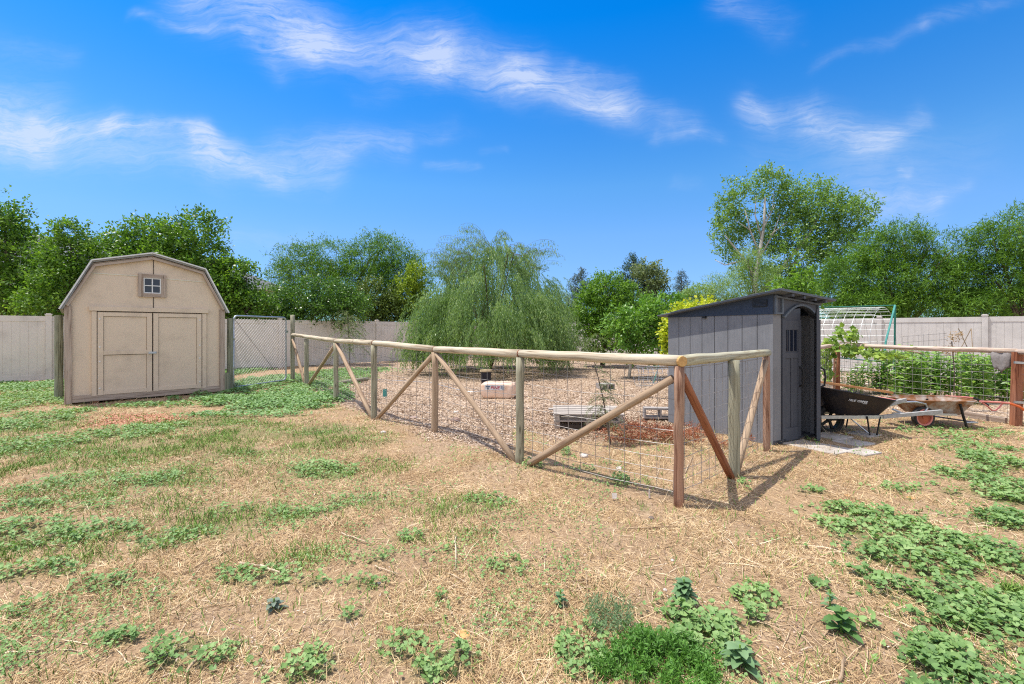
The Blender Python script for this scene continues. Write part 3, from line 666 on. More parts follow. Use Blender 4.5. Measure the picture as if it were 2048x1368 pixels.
for sgn in (1, -1):
    for i in range(-N_, N_ * 2):
        c0 = i * st_ * 1.414
        pts = []
        for xx in (.02, gL - .02):
            zz = z0 + (sgn * (xx) + c0); pts.append((xx, zz))
        (xa, za), (xb, zb_) = pts
        lo_, hi_ = z0 + .02, z1 - .06
        t0, t1 = 0.0, 1.0; dz = zb_ - za
        ta, tb = sorted(((lo_ - za) / dz, (hi_ - za) / dz)); t0, t1 = max(t0, ta), min(t1, tb)
        if t1 - t0 > .01: cm.tube([(xa + (xb - xa) * t0, .002 * sgn, za + dz * t0), (xa + (xb - xa) * t1, .002 * sgn, za + dz * t1)], .003 if sgn > 0 else .0018, 3, False)
cm.build('chain_link_mesh', simple('chain_link_wire', (.62, .60, .58), None, 9, .5, .3, 0), gate)
MB().tube([(.04, .01, z1 - .08), (gL * .9, .01, z0 + .06)], .004, 5).build('tension_wire', M_gap_shade, gate)
for z in (.55, 1.25): MB().box((-.03, 0, z), (.09, .05, .05)).build('hinge', M_galv, gate)
MB().box((gL + .02, 0, 1.42), (.08, .05, .06)).build('latch', M_galv, gate)

# ------------------------------------------------------------------ pole fence of the pen
pen = thing('pole_fence', 'round pole fence with diagonal braces and wire mesh around the mulched pen', 'fence', (PEN[6].x, PEN[6].y, 0))
topy = [666, 671, 677, 680, 692, 699, 711, 703.5, 698.5]; rr_ = [.045, .045, .046, .046, .046, .047, .048, .050, .045]
top = []
for p, ty in zip(PEN, topy): top.append(H - (ty - HY) / F * p.y)
mats = [M_post, M_post, M_post, M_post, M_brace, M_post, M_red, M_post, M_red]
for i, p in enumerate(PEN):
    h = top[i] - .085 if i else H - (630 - HY) / F * p.y
    r = [.058, .055, .052, .05, .047, .046, .041, .054, .040][i]
    zz = hz1(p.x, p.y); k = 7; ln = (.0, .0)
    m_ = MB().tube([(p.x + rnd.uniform(-.006, .006), p.y, zz - .1 + (h - zz + .1) * j / k) for j in range(k + 1)], [r * (1 + rnd.uniform(-.05, .05)) for _ in range(k + 1)], 14)
    m_.build('post', mats[i], pen, world=True, smooth=True)
rail_r = .046
def rail(a, b, za, zb, ra, rb, mt, ea=0, eb=0):
    d = Vector((b.x - a.x, b.y - a.y, zb - za)); L = d.length; d.normalize()
    A_ = Vector((a.x, a.y, za)) - d * ea; B_ = Vector((b.x, b.y, zb)) + d * eb; k = 7
    return MB().tube([A_.lerp(B_, j / k) + Vector((0, rnd.uniform(-.004, .004), rnd.uniform(-.004, .004))) for j in range(k + 1)], [(ra + (rb - ra) * j / k) * (1 + rnd.uniform(-.03, .03)) for j in range(k + 1)], 14).build('rail', mt, pen, world=True, smooth=True)
segs = [(0, 2), (2, 3), (3, 4), (4, 5), (5, 6)]
for a, b_ in segs:
    rail(PEN[a], PEN[b_], top[a] - .046, top[b_] - .047, .044, .048, M_rail, .05 if a == 0 else -.004, -.004 if b_ != 6 else .03)
rail(PEN[6], PEN[8], top[6] - .046, top[8] - .044, .049, .041, wood('green_cream_rail', (.50, .49, .36), (.44, .42, .31), (.26, .21, .13)), -.03, .05)
for i in (2, 3, 4, 5):   # cut joints between rails
    d = (PEN[i + 1] - PEN[i - 1]); d.z = 0; d.normalize()
    MB().tube([Vector((PEN[i].x, PEN[i].y, top[i] - .047)) - d * .004, Vector((PEN[i].x, PEN[i].y, top[i] - .047)) + d * .004], .0475, 14).build('rail_joint', M_redb, pen, world=True)
c6 = Vector((PEN[6].x, PEN[6].y, top[6] - .046)); dcut = Vector((.25, -.97, .0)).normalized()
MB().tube([c6 + dcut * .03, c6 + dcut * .052], [.046, .043], 14).build('cut_end', M_cut, pen, world=True)
def brace(i, zi, j, zj, mt, r=.034, sh=.0):
    a = Vector((PEN[i].x, PEN[i].y, zi)); b_ = Vector((PEN[j].x, PEN[j].y, zj)); d = Vector((b_.x - a.x, b_.y - a.y, 0)).normalized()
    a = a + d * .05; b_ = b_ - d * .07
    k = 5; MB().tube([a.lerp(b_, q / k) for q in range(k + 1)], [r * (1 + rnd.uniform(-.06, .06)) for q in range(k + 1)], 12).build('brace', mt, pen, world=True, smooth=True)
brace(0, 1.2, 1, 0.0, M_brace, .038); brace(2, 1.16, 1, 0.02, M_brace, .036); brace(2, 1.18, 3, 0, M_brace, .038)
brace(4, 1.10, 3, .0, M_brace, .034); brace(4, 1.12, 5, .0, M_brace, .034); brace(6, 1.05, 5, -.02, M_brace, .036)
brace(6, 1.07, 7, .0, M_redb, .036); brace(8, 1.08, 7, .02, M_brace, .036)
hts = [1.10, .97, .84, .71, .59, .47, .36, .26, .17, .09]
def mesh_panel(th, a, b_, za, zb, hts, sp=.155, sag=.02, r=.0024, yo=.03, name='wire_mesh'):
    d = Vector((b_.x - a.x, b_.y - a.y, 0)); L = d.length; d.normalize(); nn = Vector((-d.y, d.x, 0)) * yo; mb = MB()
    hmax = max(hts)
    for h in hts:
        pts = []
        for q in range(9):
            t_ = q / 8; p = a.lerp(b_, t_) + nn; zt_ = (za + (zb - za) * t_) / 1.2
            pts.append((p.x + nn.x * rnd.uniform(-.3, .3), p.y, h * zt_ - sag * math.sin(math.pi * t_) + rnd.uniform(-.006, .006)))
        mb.tube(pts, r, 4, False)
    k = int(L / sp)
    for q in range(1, k + 1):
        t_ = q * sp / L
        if t_ > .985: break
        p = a.lerp(b_, t_) + nn; sg = sag * math.sin(math.pi * t_); zt_ = (za + (zb - za) * t_) / 1.2
        j1, j2 = rnd.uniform(-.012, .012), rnd.uniform(-.012, .012)
        mb.tube([(p.x + j1, p.y, hmax * zt_ - sg), (p.x, p.y, .5), (p.x + j2, p.y, min(hts) * zt_ - sg - .02)], r, 4, False)
    return mb.build(name, M_wire, th, world=True)
for i in range(len(PEN) - 1):
    if i == 0: a_, b_ = PEN[0], PEN[1]
    mesh_panel(pen, PEN[i], PEN[i + 1], top[i], top[i + 1], hts, sag=.02 if i < 6 else .01)

# ------------------------------------------------------------------ grey resin shed
gO = Vector((3.28, 5.71, 0)); gu = Vector((.887, .461, 0)).normalized(); grz = math.atan2(gu.y, gu.x)
gs = thing('resin_shed', 'dark grey resin garden shed with its arched door ajar', 'shed', gO, grz)
D_, Wg, ZP = 1.72, .98, 1.655
# side wall of vertical planks (x=0 plane), y from 0 to D_
sp_ = D_ / 8; mb = MB()
for i in range(8): mb.box((.02, sp_ * (i + .5), ZP / 2), (.045, sp_ - .010, ZP))
mb.build('side_wall', M_grey, gs)
MB().box((.03, D_ / 2, ZP / 2), (.03, D_ - .02, ZP - .02)).build('side_groove', M_gap_shade, gs)
MB().box((Wg - .02, D_ / 2, ZP / 2), (.045, D_, ZP)).build('side_wall', M_grey, gs)
MB().box((Wg / 2, D_ - .02, ZP / 2), (Wg, .045, ZP)).build('back_wall', M_grey, gs)
# rounded corner column, front face y=0
mb = MB(); pr = []
for i in range(7): a = R(180 + 90 * i / 6); pr.append(Vector((.06 + .06 * math.cos(a), .06 + .06 * math.sin(a), 0)))
pr = pr + [Vector((.155, 0, 0)), Vector((.155, .05, 0)), Vector((0, .1, 0))]
mb.prism(pr, (0, 0, 0), (0, 0, ZP)); mb.build('corner_column', M_grey, gs)
MB().box((Wg - .05, .03, ZP / 2), (.07, .06, ZP)).build('corner_column', M_grey, gs)
MB().box((Wg / 2, D_ / 2, .03), (Wg, D_, .06)).build('floor_panel', M_dgrey, gs)
# roof plane
ZF, ZB = 1.925, 1.665
def rz_(x, y): return ZF - .085 * x / 1.05 - (ZF - ZB) * (y + .15) / (D_ + .3)
cn = [(-.12, -.17), (Wg + .1, -.17), (Wg + .1, D_ + .12), (-.12, D_ + .12)]
mb = MB(); V = [Vector((x, y, rz_(x, y))) for x, y in cn]; mb.add([*V, *[v + Vector((0, 0, .016)) for v in V]], [(3, 2, 1, 0), (4, 5, 6, 7), (0, 1, 5, 4), (1, 2, 6, 5), (2, 3, 7, 6), (3, 0, 4, 7)])
for i in range(7):
    y0 = -.172 + i * .29
    if y0 + .29 < D_ + .12:
        V = [Vector((x, y, rz_(x, y) + .016)) for x, y in ((-.125, y0), (Wg + .105, y0), (Wg + .105, y0 + .285), (-.125, y0 + .285))]
        mb.add([*V, V[0] + Vector((0, 0, .011)), V[1] + Vector((0, 0, .011)), V[2] + Vector((0, 0, .004)), V[3] + Vector((0, 0, .004))], [(4, 5, 6, 7), (0, 1, 5, 4), (1, 2, 6, 5), (2, 3, 7, 6), (3, 0, 4, 7)])
mb.build('roof', M_roof, gs)
# navy gable panels
def gable(x, nm):
    pts = [Vector((x, 0, ZP)), Vector((x, D_, ZP)), Vector((x, D_, rz_(x, D_) - .002)), Vector((x, 0, rz_(x, 0) - .002))]
    return MB().prism(pts, (0, 0, 0), (.035, 0, 0)).build(nm, M_navy, gs)
gv = gable(-.012, 'gable_panel'); gable(Wg - .025, 'gable_panel')
vn = MB(); 
vn.box((-.018, .17, 1.80), (.012, .20, .09)); vb = MB()
for i in range(5): vb.box((-.027, .17, 1.768 + i * .016), (.008, .18, .005))
vnt = vn.build('vent', M_black, gs); vb.build('louver', M_navy, vnt)
MB().box((-.02, 1.02, ZP - .012), (.03, .05, .03)).build('vent_clip', M_black, gs)
# front fascia with an arch cut
x0, x1 = .0, Wg; ax0, ax1 = .17, .91; mb = MB(); k = 12; zsp = 1.60; rise = .16
def za(x):
    t_ = (x - (ax0 + ax1) / 2) / ((ax1 - ax0) / 2); return zsp + rise * (1 - t_ * t_)
for i in range(k):
    xa, xb = ax0 + (ax1 - ax0) * i / k, ax0 + (ax1 - ax0) * (i + 1) / k
    V = [Vector((xa, -.012, za(xa))), Vector((xb, -.012, za(xb))), Vector((xb, -.012, rz_(xb, 0) - .003)), Vector((xa, -.012, rz_(xa, 0) - .003))]
    mb.prism(V, (0, 0, 0), (0, .05, 0))
mb.prism([Vector((0, -.012, ZP)), Vector((ax0, -.012, ZP)), Vector((ax0, -.012, rz_(ax0, 0) - .003)), Vector((0, -.012, rz_(0, 0) - .003))], (0, 0, 0), (0, .05, 0))
mb.prism([Vector((ax1, -.012, zsp)), Vector((x1, -.012, zsp)), Vector((x1, -.012, rz_(x1, 0) - .003)), Vector((ax1, -.012, rz_(ax1, 0) - .003))], (0, 0, 0), (0, .05, 0))
fa = mb.build('fascia', M_dgrey, gs)
tr = MB()
pa = [Vector((ax0 + (ax1 - ax0) * i / 16, -.028, za(ax0 + (ax1 - ax0) * i / 16) + .02)) for i in range(17)]
for i in range(16): tr.beam(pa[i], pa[i + 1], .025, .035, up=(0, 1, 0), ext=.002)
for x in (.02, .15, .93): tr.box((x, -.022, (ZP + rz_(x, 0)) / 2 - .002), (.03, .02, rz_(x, 0) - ZP - .01))
tr.beam((.0, -.026, rz_(0, 0) - .03), (x1, -.026, rz_(x1, 0) - .03), .02, .03, up=(0, 1, 0)); tr.beam((.0, -.02, ZP + .012), (ax0 - .01, -.02, ZP + .012), .02, .025, up=(0, 1, 0))
tr.build('trim', M_roof, fa)
for i in range(4): MB().box((.15 + i * .24, -.09, rz_(.15 + i * .24, -.09) - .018), (.04, .14, .03)).build('rafter', M_dgrey, gs)
def leaf_door(x0, x1, zt0, zt1, nm, label=None):
    w = x1 - x0; mb = MB(); k = 6
    for i in range(k):
        xa, xb = w * i / k, w * (i + 1) / k; f_ = lambda x: zt0 + (zt1 - zt0) * (1 - (1 - x / w) ** 2)
        mb.prism([Vector((xa, 0, .04)), Vector((xb, 0, .04)), Vector((xb, 0, f_(xb))), Vector((xa, 0, f_(xa)))], (0, 0, 0), (0, .03, 0))
    d = mb.build(nm, M_dgrey, gs)
    q = MB(); sw = .06
    for x in (sw / 2, w - sw / 2): q.box((x, -.006, .83), (sw, .012, 1.52))
    q.box((w / 2, -.005, .12), (w - 2 * sw, .012, .16)); q.box((w / 2, -.005, 1.13), (w - 2 * sw, .012, .07)); q.box((w / 2, -.005, 1.52), (w - 2 * sw, .012, .12))
    q.box((w / 2, -.004, .66), (.035, .012, .90))
    q.build('panel_frame', M_dgrey, d)
    for i in range(3): MB().box((w * (.29 + .21 * i), -.004, 1.32), (.04, .012, .27)).build('window_slit', M_glass, d)
    hp = [Vector((w - .04, -.01, .98)), Vector((w - .04, -.055, .95)), Vector((w - .035, -.065, .85)), Vector((w - .04, -.055, .75)), Vector((w - .04, -.01, .72))]
    MB().tube(hp, .012, 8).build('handle', M_black, d)
    return d
dl = leaf_door(.165, .56, 1.60, 1.74, 'door'); dl.location = (.165, -.005, 0)
dr = leaf_door(0, .38, 1.60, 1.72, 'door'); dr.scale = (-1, 1, 1); dr.location = (.925, -.01, 0); dr.rotation_euler = (0, 0, R(33)); dr['label'] = 'open door leaf swung outwards'

# ------------------------------------------------------------------ garden fence at the right
gc = Vector((7.10, 9.95, 0)); ge = Vector((7.69, 6.93, 0)); gw = Vector((5.75, 8.6, 0)); gend = Vector((8.15, 4.6, 0))
gf_ = thing('garden_fence', 'low wire garden fence with pole rail and brown posts at the right', 'fence', gc)
MB().tube([(gc.x, gc.y, -.1), (gc.x, gc.y, .6), (gc.x + .01, gc.y, 1.1)], [.065, .06, .058], 12).build('post', M_redb, gf_, world=True, smooth=True)
MB().box((ge.x, ge.y, .52), (.135, .07, 1.2), Matrix.Rotation(R(5), 3, 'Z') @ Matrix.Rotation(R(2), 3, 'Y')).build('board_post', M_redb, gf_, world=True)
for z in (.96, .36): MB().box((ge.x + .02, ge.y - .045, z), (.22, .02, .035), Matrix.Rotation(R(4), 3, 'Y')).build('bracket', M_galv, gf_, world=True)
MB().tube([(gw.x, gw.y, -.1), (gw.x, gw.y, 1.08)], .05, 10).build('post', M_red, gf_, world=True)
M_rail2 = wood('tan_pink_rail', (.68, .54, .43), (.60, .47, .38), (.28, .19, .13))
for a, b_ in ((gw, gc), (gc, ge), (ge, gend)):
    k = 6; za_, zb_ = 1.125, 1.13
    MB().tube([Vector((a.x, a.y, za_)).lerp(Vector((b_.x, b_.y, zb_)), j / k) + Vector((0, 0, rnd.uniform(-.006, .006))) for j in range(k + 1)], [.040 + .002 * rnd.random() for j in range(k + 1)], 12).build('rail', M_rail2, gf_, world=True, smooth=True)
for a, b_ in ((gw, gc), (gc, ge), (ge, gend)): mesh_panel(gf_, a, b_, 1.13, 1.13, [1.1, .96, .83, .70, .56, .43, .30, .18, .10], sp=.155, r=.0026, yo=.03)
MB().beam((7.35, 8.7, .05), (7.66, 7.05, .05), .05, .10).build('base_board', M_old, gf_, world=True)

# cloth over the rail
mb = MB(); nx, nz_ = 10, 16; c0 = Vector((7.56, 7.55, 0)); dd_ = (ge - gc).normalized(); nrm = Vector((-dd_.y, dd_.x, 0)) * -1
c0 = gc.lerp(ge, .945)
V = []
for j in range(nz_ + 1):
    for i in range(nx + 1):
        u = (i / nx - .5) * .29; s_ = j / nz_
        if s_ < .5: zc = 1.16 - (0.5 - s_) * 2 * (.36 * (1 - 1.6 * abs(u))); o_ = .05 + .02 * math.sin(i * 1.1)
        else: zc = 1.16 - (s_ - .5) * 2 * .28; o_ = -.05
        o_ *= min(1, abs(s_ - .5) * 6); w_ = u * (1 - (.5 - s_) * .6) if s_ < .5 else u
        V.append(c0 + dd_ * w_ - nrm * (-o_) + Vector((0, 0, zc + .016 * math.sin(i * 2.3 + j))))
Fc = [(j * (nx + 1) + i, j * (nx + 1) + i + 1, (j + 1) * (nx + 1) + i + 1, (j + 1) * (nx + 1) + i) for j in range(nz_) for i in range(nx)]
cl_ = mb.add(V, Fc).build('felt_cloth', M_cloth, None, smooth=True); so_ = cl_.modifiers.new('thick', 'SOLIDIFY'); so_.thickness = .012
tag(cl_, 'grey felt cloth hung over the garden rail', 'cloth')

# trellis arch with green frame
ar = thing('garden_arch', 'arched wire trellis on a green pipe frame in the garden', 'trellis', (9.0, 12, 0))
R0 = Vector((9.26, 11.0, 0)); axd = Vector((-.73, .68, 0)).normalized(); nd_ = Vector((-.83, -.56, 0)).normalized()
def apt(t_, a): return R0 + axd * t_ - nd_ * (.90 * math.cos(a)) * -1 + Vector((0, 0, 1.0 + 1.03 * math.sin(a)))
mb = MB(); A_ = [math.pi * i / 20 for i in range(21)]
for i in range(12):
    t_ = .22 + .19 * i; pts = [apt(t_, a) for a in A_]; mb.tube([pts[0] - Vector((0, 0, 1))] + pts + [pts[-1] - Vector((0, 0, 1))], .0036, 4, False)
for a in A_: mb.tube([apt(.22, a), apt(.22 + .19 * 11, a)], .0036, 4, False)
for z in (.2, .4, .6, .8):
    for a in (0, math.pi): mb.tube([apt(.22, a) - Vector((0, 0, z)), apt(2.3, a) - Vector((0, 0, z))], .0036, 4, False)
mb.build('wire_arch', simple('bright_wire', (.62, .66, .66), None, 9, .4, .6, 0), ar, world=True)
MB().tube([R0 + Vector((0, 0, 2.06)), R0 + nd_ * .6 + Vector((0, 0, 1.2)), R0 + nd_ * .95], .022, 8).build('pipe_leg', M_teal, ar, world=True)
MB().tube([R0 + Vector((.02, .02, 2.06)), R0 + Vector((.02, .05, 0))], .02, 8).build('pipe_leg', M_green, ar, world=True)
MB().tube([R0 + Vector((0, 0, 2.06)), R0 + axd * 2.3 + Vector((0, 0, 2.06))], .012, 8).build('pipe_ridge', M_green, ar, world=True)
MB().tube([R0 + nd_ * .95 + axd * 1.6 + Vector((0, 0, .85)), R0 + nd_ * .75 + Vector((.2, 0, .70))], .014, 8).build('cross_bar', M_green, ar, world=True)
cg = MB()
for i in range(9):
    cg.tube([(9.7 + .13 * i, 11.3, .0), (9.7 + .13 * i, 11.3, 1.28 + .02 * i)], .003, 4, False)
for z in (.3, .6, .9, 1.15, 1.3): cg.tube([(9.7, 11.3, z), (10.8, 11.3, z + .08)], .004, 4, False)
tag(cg.build('leaning_mesh', M_wire, None), 'loose wire panel leaning behind the garden plants', 'wire panel')
tp = MB()
for k in range(3):
    a = 2.1 * k; tp.tube([(10.6 + .5 * math.cos(a), 10.6 + .5 * math.sin(a), 0), (10.6 - .2 * math.cos(a), 10.6, 1.5)], .008, 5)
tag(tp.build('stake_tripod', M_stick, None), 'thin crossed stakes in front of the pale fence at the far right', 'stakes')

# ------------------------------------------------------------------ wheelbarrows
def wheel(c, r, w, th, rimm, spoke=True, ax=Vector((0, 1, 0))):
    c = Vector(c); k = 28; mb = MB(); pr_ = [(-.5, .80), (-.5, .93), (-.3, 1), (.3, 1), (.5, .93), (.5, .80)]
    V = []
    for i in range(k):
        a = 2 * math.pi * i / k
        for (o, f) in pr_:
            V.append(c + Vector((math.cos(a) * r * f, o * w, math.sin(a) * r * f)))
    m_ = len(pr_); Fc = [(i * m_ + j, i * m_ + (j + 1) % m_, ((i + 1) % k) * m_ + (j + 1) % m_, ((i + 1) % k) * m_ + j) for i in range(k) for j in range(m_)]
    wh = MB().tube([c - Vector((0, w * .28, 0)), c + Vector((0, w * .28, 0))], r * .14, 12)
    if spoke: 
        for i in range(5):
            a = 2 * math.pi * i / 5; wh.beam(c, c + Vector((math.cos(a), 0, math.sin(a))) * r * .78, .03, .03, up=(0, 1, 0))
    else: wh.tube([c - Vector((0, w * .15, 0)), c + Vector((0, w * .15, 0))], r * .76, 20)
    W_ = wh.build('wheel', rimm, th, world=True)
    mb.add(V, Fc).build('tyre', M_rub, W_, world=True, smooth=True)
    rm = MB(); V = []
    for i in range(k):
        a = 2 * math.pi * i / k
        for (o, f) in ((-.42, .66), (-.42, .81), (.42, .81), (.42, .66)): V.append(c + Vector((math.cos(a) * r * f, o * w, math.sin(a) * r * f)))
    Fc = [(i * 4 + j, i * 4 + (j + 1) % 4, ((i + 1) % k) * 4 + (j + 1) % 4, ((i + 1) % k) * 4 + j) for i in range(k) for j in range(4)]
    rm.add(V, Fc).build('rim', M_pink if not spoke else rimm, W_, world=True)
def tub(th, top_, bot, mt, mti, lip=.018):
    """top_/bot rings of same length"""
    k = len(top_); mb = MB(); mid = [(Vector(a) + Vector(b_)) / 2 + (Vector(a) - Vector(b_)).cross(Vector((0, 0, 1))) * 0 for a, b_ in zip(top_, bot)]
    mb.add([*top_, *bot], [(i, (i + 1) % k, k + (i + 1) % k, k + i) for i in range(k)] + [tuple(range(k, 2 * k))])
    o = mb.build('tub', mt, th, world=True, smooth=False); s_ = o.modifiers.new('shell', 'SOLIDIFY'); s_.thickness = .006; s_.offset = 0
    cen = sum((Vector(p) for p in top_), Vector()) / k
    ti = [Vector(p).lerp(cen, .012) - Vector((0, 0, .004)) for p in top_]; cb = sum((Vector(p) for p in bot), Vector()) / k; bi = [Vector(p).lerp(cb, .03) + Vector((0, 0, .012)) for p in bot]
    MB().add([*ti, *bi], [(i, (i + 1) % k, k + (i + 1) % k, k + i) for i in range(k)] + [tuple(range(k, 2 * k))]).build('tub_lining', mti, o, world=True)
    MB().tube([*[Vector(p) for p in top_], Vector(top_[0]), Vector(top_[0]).lerp(Vector(top_[1]), .02)], lip * .6, 6, False).build('rim_lip', mt, o, world=True)
    return o
def ring(x0, x1, y0, y1, z0, z1, rx=.3, k=8, n_front=.5):
    """rounded rectangle ring, z varies linearly with x"""
    pts = []; ry = (y1 - y0) / 2 * .62; rX = (x1 - x0) * rx
    for (cx, cy, a0) in ((x1 - rX * .5, y1 - ry, 90), (x0 + rX * 1.0, y1 - ry, 180), (x0 + rX * 1.0, y0 + ry, 270), (x1 - rX * .5, y0 + ry, 360)):
        r1 = rX * (1.0 if a0 in (180, 270) else .5)
        for i in range(k):
            if a0 == 90: a = R(0 + 90 * i / (k - 1))
            elif a0 == 180: a = R(90 + 90 * i / (k - 1))
            elif a0 == 270: a = R(180 + 90 * i / (k - 1))
            else: a = R(270 + 90 * i / (k - 1))
            x = cx + r1 * math.cos(a); y = cy + ry * math.sin(a); t_ = (x - x0) / (x1 - x0)
            pts.append((x, y, z0 + (z1 - z0) * t_))
    return pts
wb = thing('wheelbarrow', 'black wheelbarrow with a tan board laid on its tub beside the resin shed', 'wheelbarrow', (4.5, 6.4, 0), 0, 'wheelbarrows by the garden fence')
tb = tub(wb, ring(4.14, 5.18, 6.02, 6.86, .69, .50), ring(4.42, 5.02, 6.18, 6.68, .31, .275), M_tub, M_tubin)
wheel((4.46, 6.4, .20), .2, .09, wb, M_black)
for y, yb in ((6.12, 6.26), (6.68, 6.5)):
    zz = .33 if y < 6.4 else .37
    MB().beam((4.25, yb, .26), (5.05, y + (.02 if y < 6.4 else -.02), .285), .035, .045).build('frame_rail', M_galv, wb, world=True)
    MB().beam((5.0, y + (.02 if y < 6.4 else -.02), .285), (5.78, y, .36 if y < 6.4 else .43), .038, .048).build('handle', M_handle, wb, world=True)
    lg = [(4.80, y + .03, .29), (4.83, y + .02, .02), (4.92, y + .02, .02), (4.97, y + .02, .29)]
    MB().tube(lg, .010, 6).build('leg', M_black, wb, world=True)
    MB().tube([(4.62, yb, .27), (4.83, y + .02, .05)], .009, 6).build('leg_brace', M_galv, wb, world=True)
# lettering on the tub
def lettering(txt, size, p, xdir, zdir, mt, parent, nm='lettering', ext=.0008, shear=.25):
    cu = bpy.data.curves.new(nm, 'FONT'); cu.body = txt; cu.size = size; cu.extrude = ext; cu.shear = shear; cu.align_x = 'LEFT'; cu.offset = .0009
    to = bpy.data.objects.new('tmp', cu); C.objects.link(to); bpy.context.view_layer.update()
    me = bpy.data.meshes.new_from_object(to); bpy.data.objects.remove(to); me.name = nm
    xd = Vector(xdir).normalized(); zd = Vector(zdir); zd = (zd - xd * zd.dot(xd)).normalized(); nd = xd.cross(zd)
    M = Matrix((xd, zd, nd)).transposed().to_4x4(); M.translation = Vector(p)
    me.transform(ROOTM[parent] @ M); me.materials.clear(); me.materials.append(mt)
    o = bpy.data.objects.new(nm, me); C.objects.link(o); o.parent = parent; return o
M_letter = simple('white_lettering', (.75, .78, .82), None, 5, .5, bs=0)
nrm_t = Vector((0, -1, -.35))
lettering('TRUE TEMPER', .042, (4.47, 6.058, .515), (1, 0, -.13), (0, -.33, .9), M_letter, tb)
lettering('6 CU FT', .020, (4.67, 6.082, .472), (1, 0, -.13), (0, -.33, .9), M_letter, tb)
bd = MB().beam((4.38, 6.80, .715), (5.60, 6.74, .535), .13, .032, up=(0, 0, 1)).build('board', M_board, None)
tag(bd, 'orange tan board lying along the far rim of the black wheelbarrow', 'board')

wc = thing('wheelbarrow', 'rusty grey wheelbarrow with faded pink handles and a red wheel', 'wheelbarrow', (6.3, 6.9, 0), 0, 'wheelbarrows by the garden fence')
tub(wc, ring(5.92, 6.96, 6.72, 7.32, .41, .40), ring(6.12, 6.80, 6.84, 7.2, .20, .18), M_rust, M_rust)
tc_ = MB(); 
wheel((6.14, 6.80, .158), .158, .08, wc, simple('dull_red_hub', (.48, .12, .06), (.36, .10, .05), 12), spoke=False)
for y in (6.74, 7.28):
    MB().tube([(6.93, y, .40), (7.25, y, .385), (7.38, y, .37)], .013, 8).build('handle_tube', M_pink, wc, world=True)
    MB().tube([(7.37, y, .371), (7.52, y, .32), (7.62, y, .25)], .017, 8).build('grip', M_orange if y < 7 else M_black, wc, world=True)
    MB().tube([(6.97, y + .01, .385), (7.05, y + .01, .33), (7.12, y + .01, .265), (7.17, y + .01, .262), (7.23, y + .01, .31), (7.28, y + .01, .375)], .011, 8).build('handle_brace', M_pink, wc, world=True)
    MB().tube([(6.62, y - .02, .36), (6.66, y - .02, .2), (6.72, y - .02, .01)], .017, 8).build('leg', M_black, wc, world=True)
MB().tube([(6.68, 6.72, .09), (6.92, 6.76, .08), (6.68, 7.26, .09)], .012, 8).build('foot_bar', M_galv, wc, world=True)
MB().tube([(5.60, 6.76, .33), (5.8, 6.76, .385), (6.0, 6.76, .39), (6.14, 6.76, .36), (6.17, 6.76, .30), (6.12, 6.76, .23), (5.98, 6.76, .20), (5.8, 6.76, .22), (5.66, 6.76, .28)], .016, 8).build('nose_guard', M_galv, wc, world=True)
MB().beam((5.62, 6.72, .225), (6.6, 6.76, .20), .03, .03).build('frame_rail', M_galv, wc, world=True)
MB().box((5.72, 7.0, .40), (.14, .3, .02)).build('front_plate', M_pink, wc, world=True)

# ------------------------------------------------------------------ pavers by the shed
pv = [(1612, 892, .42, .34), (1662, 876, .40, .36), (1664, 903, .44, .30), (1706, 888, .36, .32), (1722, 907, .34, .26), (1728, 872, .3, .3)]
labs = ['grey paver nearest the resin shed door', 'shaded grey paver farthest back by the open door', 'large grey paver at the front of the paved spot', 'grey paver in the middle of the paved spot', 'sunlit grey paver at the front right corner of the paved spot', 'grey paver under the black wheelbarrow legs']
for (x, y, a, b_), lb in zip(pv, labs):
    p = G(x, y); o = MB().box((0, 0, 0), (a, b_, .05)).build('paver', M_paver, None, bevel=.008)
    o.location = (p.x, p.y, hz1(p.x, p.y) - .012); o.rotation_euler = (0, 0, grz + rnd.uniform(-.08, .08)); tag(o, lb, 'paver', 'pavers in front of the resin shed')

# ------------------------------------------------------------------ things in the pen
pl = thing('pallet', 'weathered grey wooden pallet stack lying in the mulched pen', 'pallet', (1.12, 6.62, .0), R(-4))
for i in range(5): MB().box((0, .06 + i * .16, .225), (1.02, .12, .02)).build('deck_board', M_pallet, pl)
for x in (-.46, 0, .46): MB().box((x, .38, .175), (.07, .74, .075)).build('stringer', M_pallet, pl)
for i in range(4): MB().box((0, .06 + i * .2, .125), (1.02, .1, .018)).build('lower_board', M_pallet, pl)
for x in (-.46, 0, .46): MB().box((x, .38, .055), (.08, .76, .11)).build('skid', M_old, pl)
MB().box((0, .02, .04), (.98, .03, .07)).build('skid', M_gap_shade, pl)
pk = MB().beam((.62, 7.72, .12), (1.55, 7.62, .14), .12, .022).build('plank', M_pallet, None); tag(pk, 'long thin grey plank behind the pallet', 'plank')
MB_ = MB
def cinder(name, label, loc, rz, sx_=.42, h=.17, d=.16):
    mb = MB(); t_ = .028
    mb.box((0, 0, t_ / 2), (sx_, d, t_)); mb.box((0, 0, h - t_ / 2), (sx_, d, t_))
    for x in (-sx_ / 2 + t_ / 2, 0, sx_ / 2 - t_ / 2): mb.box((x, 0, h / 2), (t_, d - .002, h - 2 * t_))
    o = mb.build(name, M_block, None); o.location = loc; o.rotation_euler = (0, 0, rz); tag(o, label, 'block', 'cinder blocks in the pen'); return o
cinder('cinder_block', 'hollow grey cinder block lying beside the pallet near the resin shed', (2.42, 7.45, .02), R(-6), .52)
cinder('cinder_block', 'grey cinder block far back in the pen behind the sapling', (2.3, 11.2, .0), R(12), .36, .15, .3)
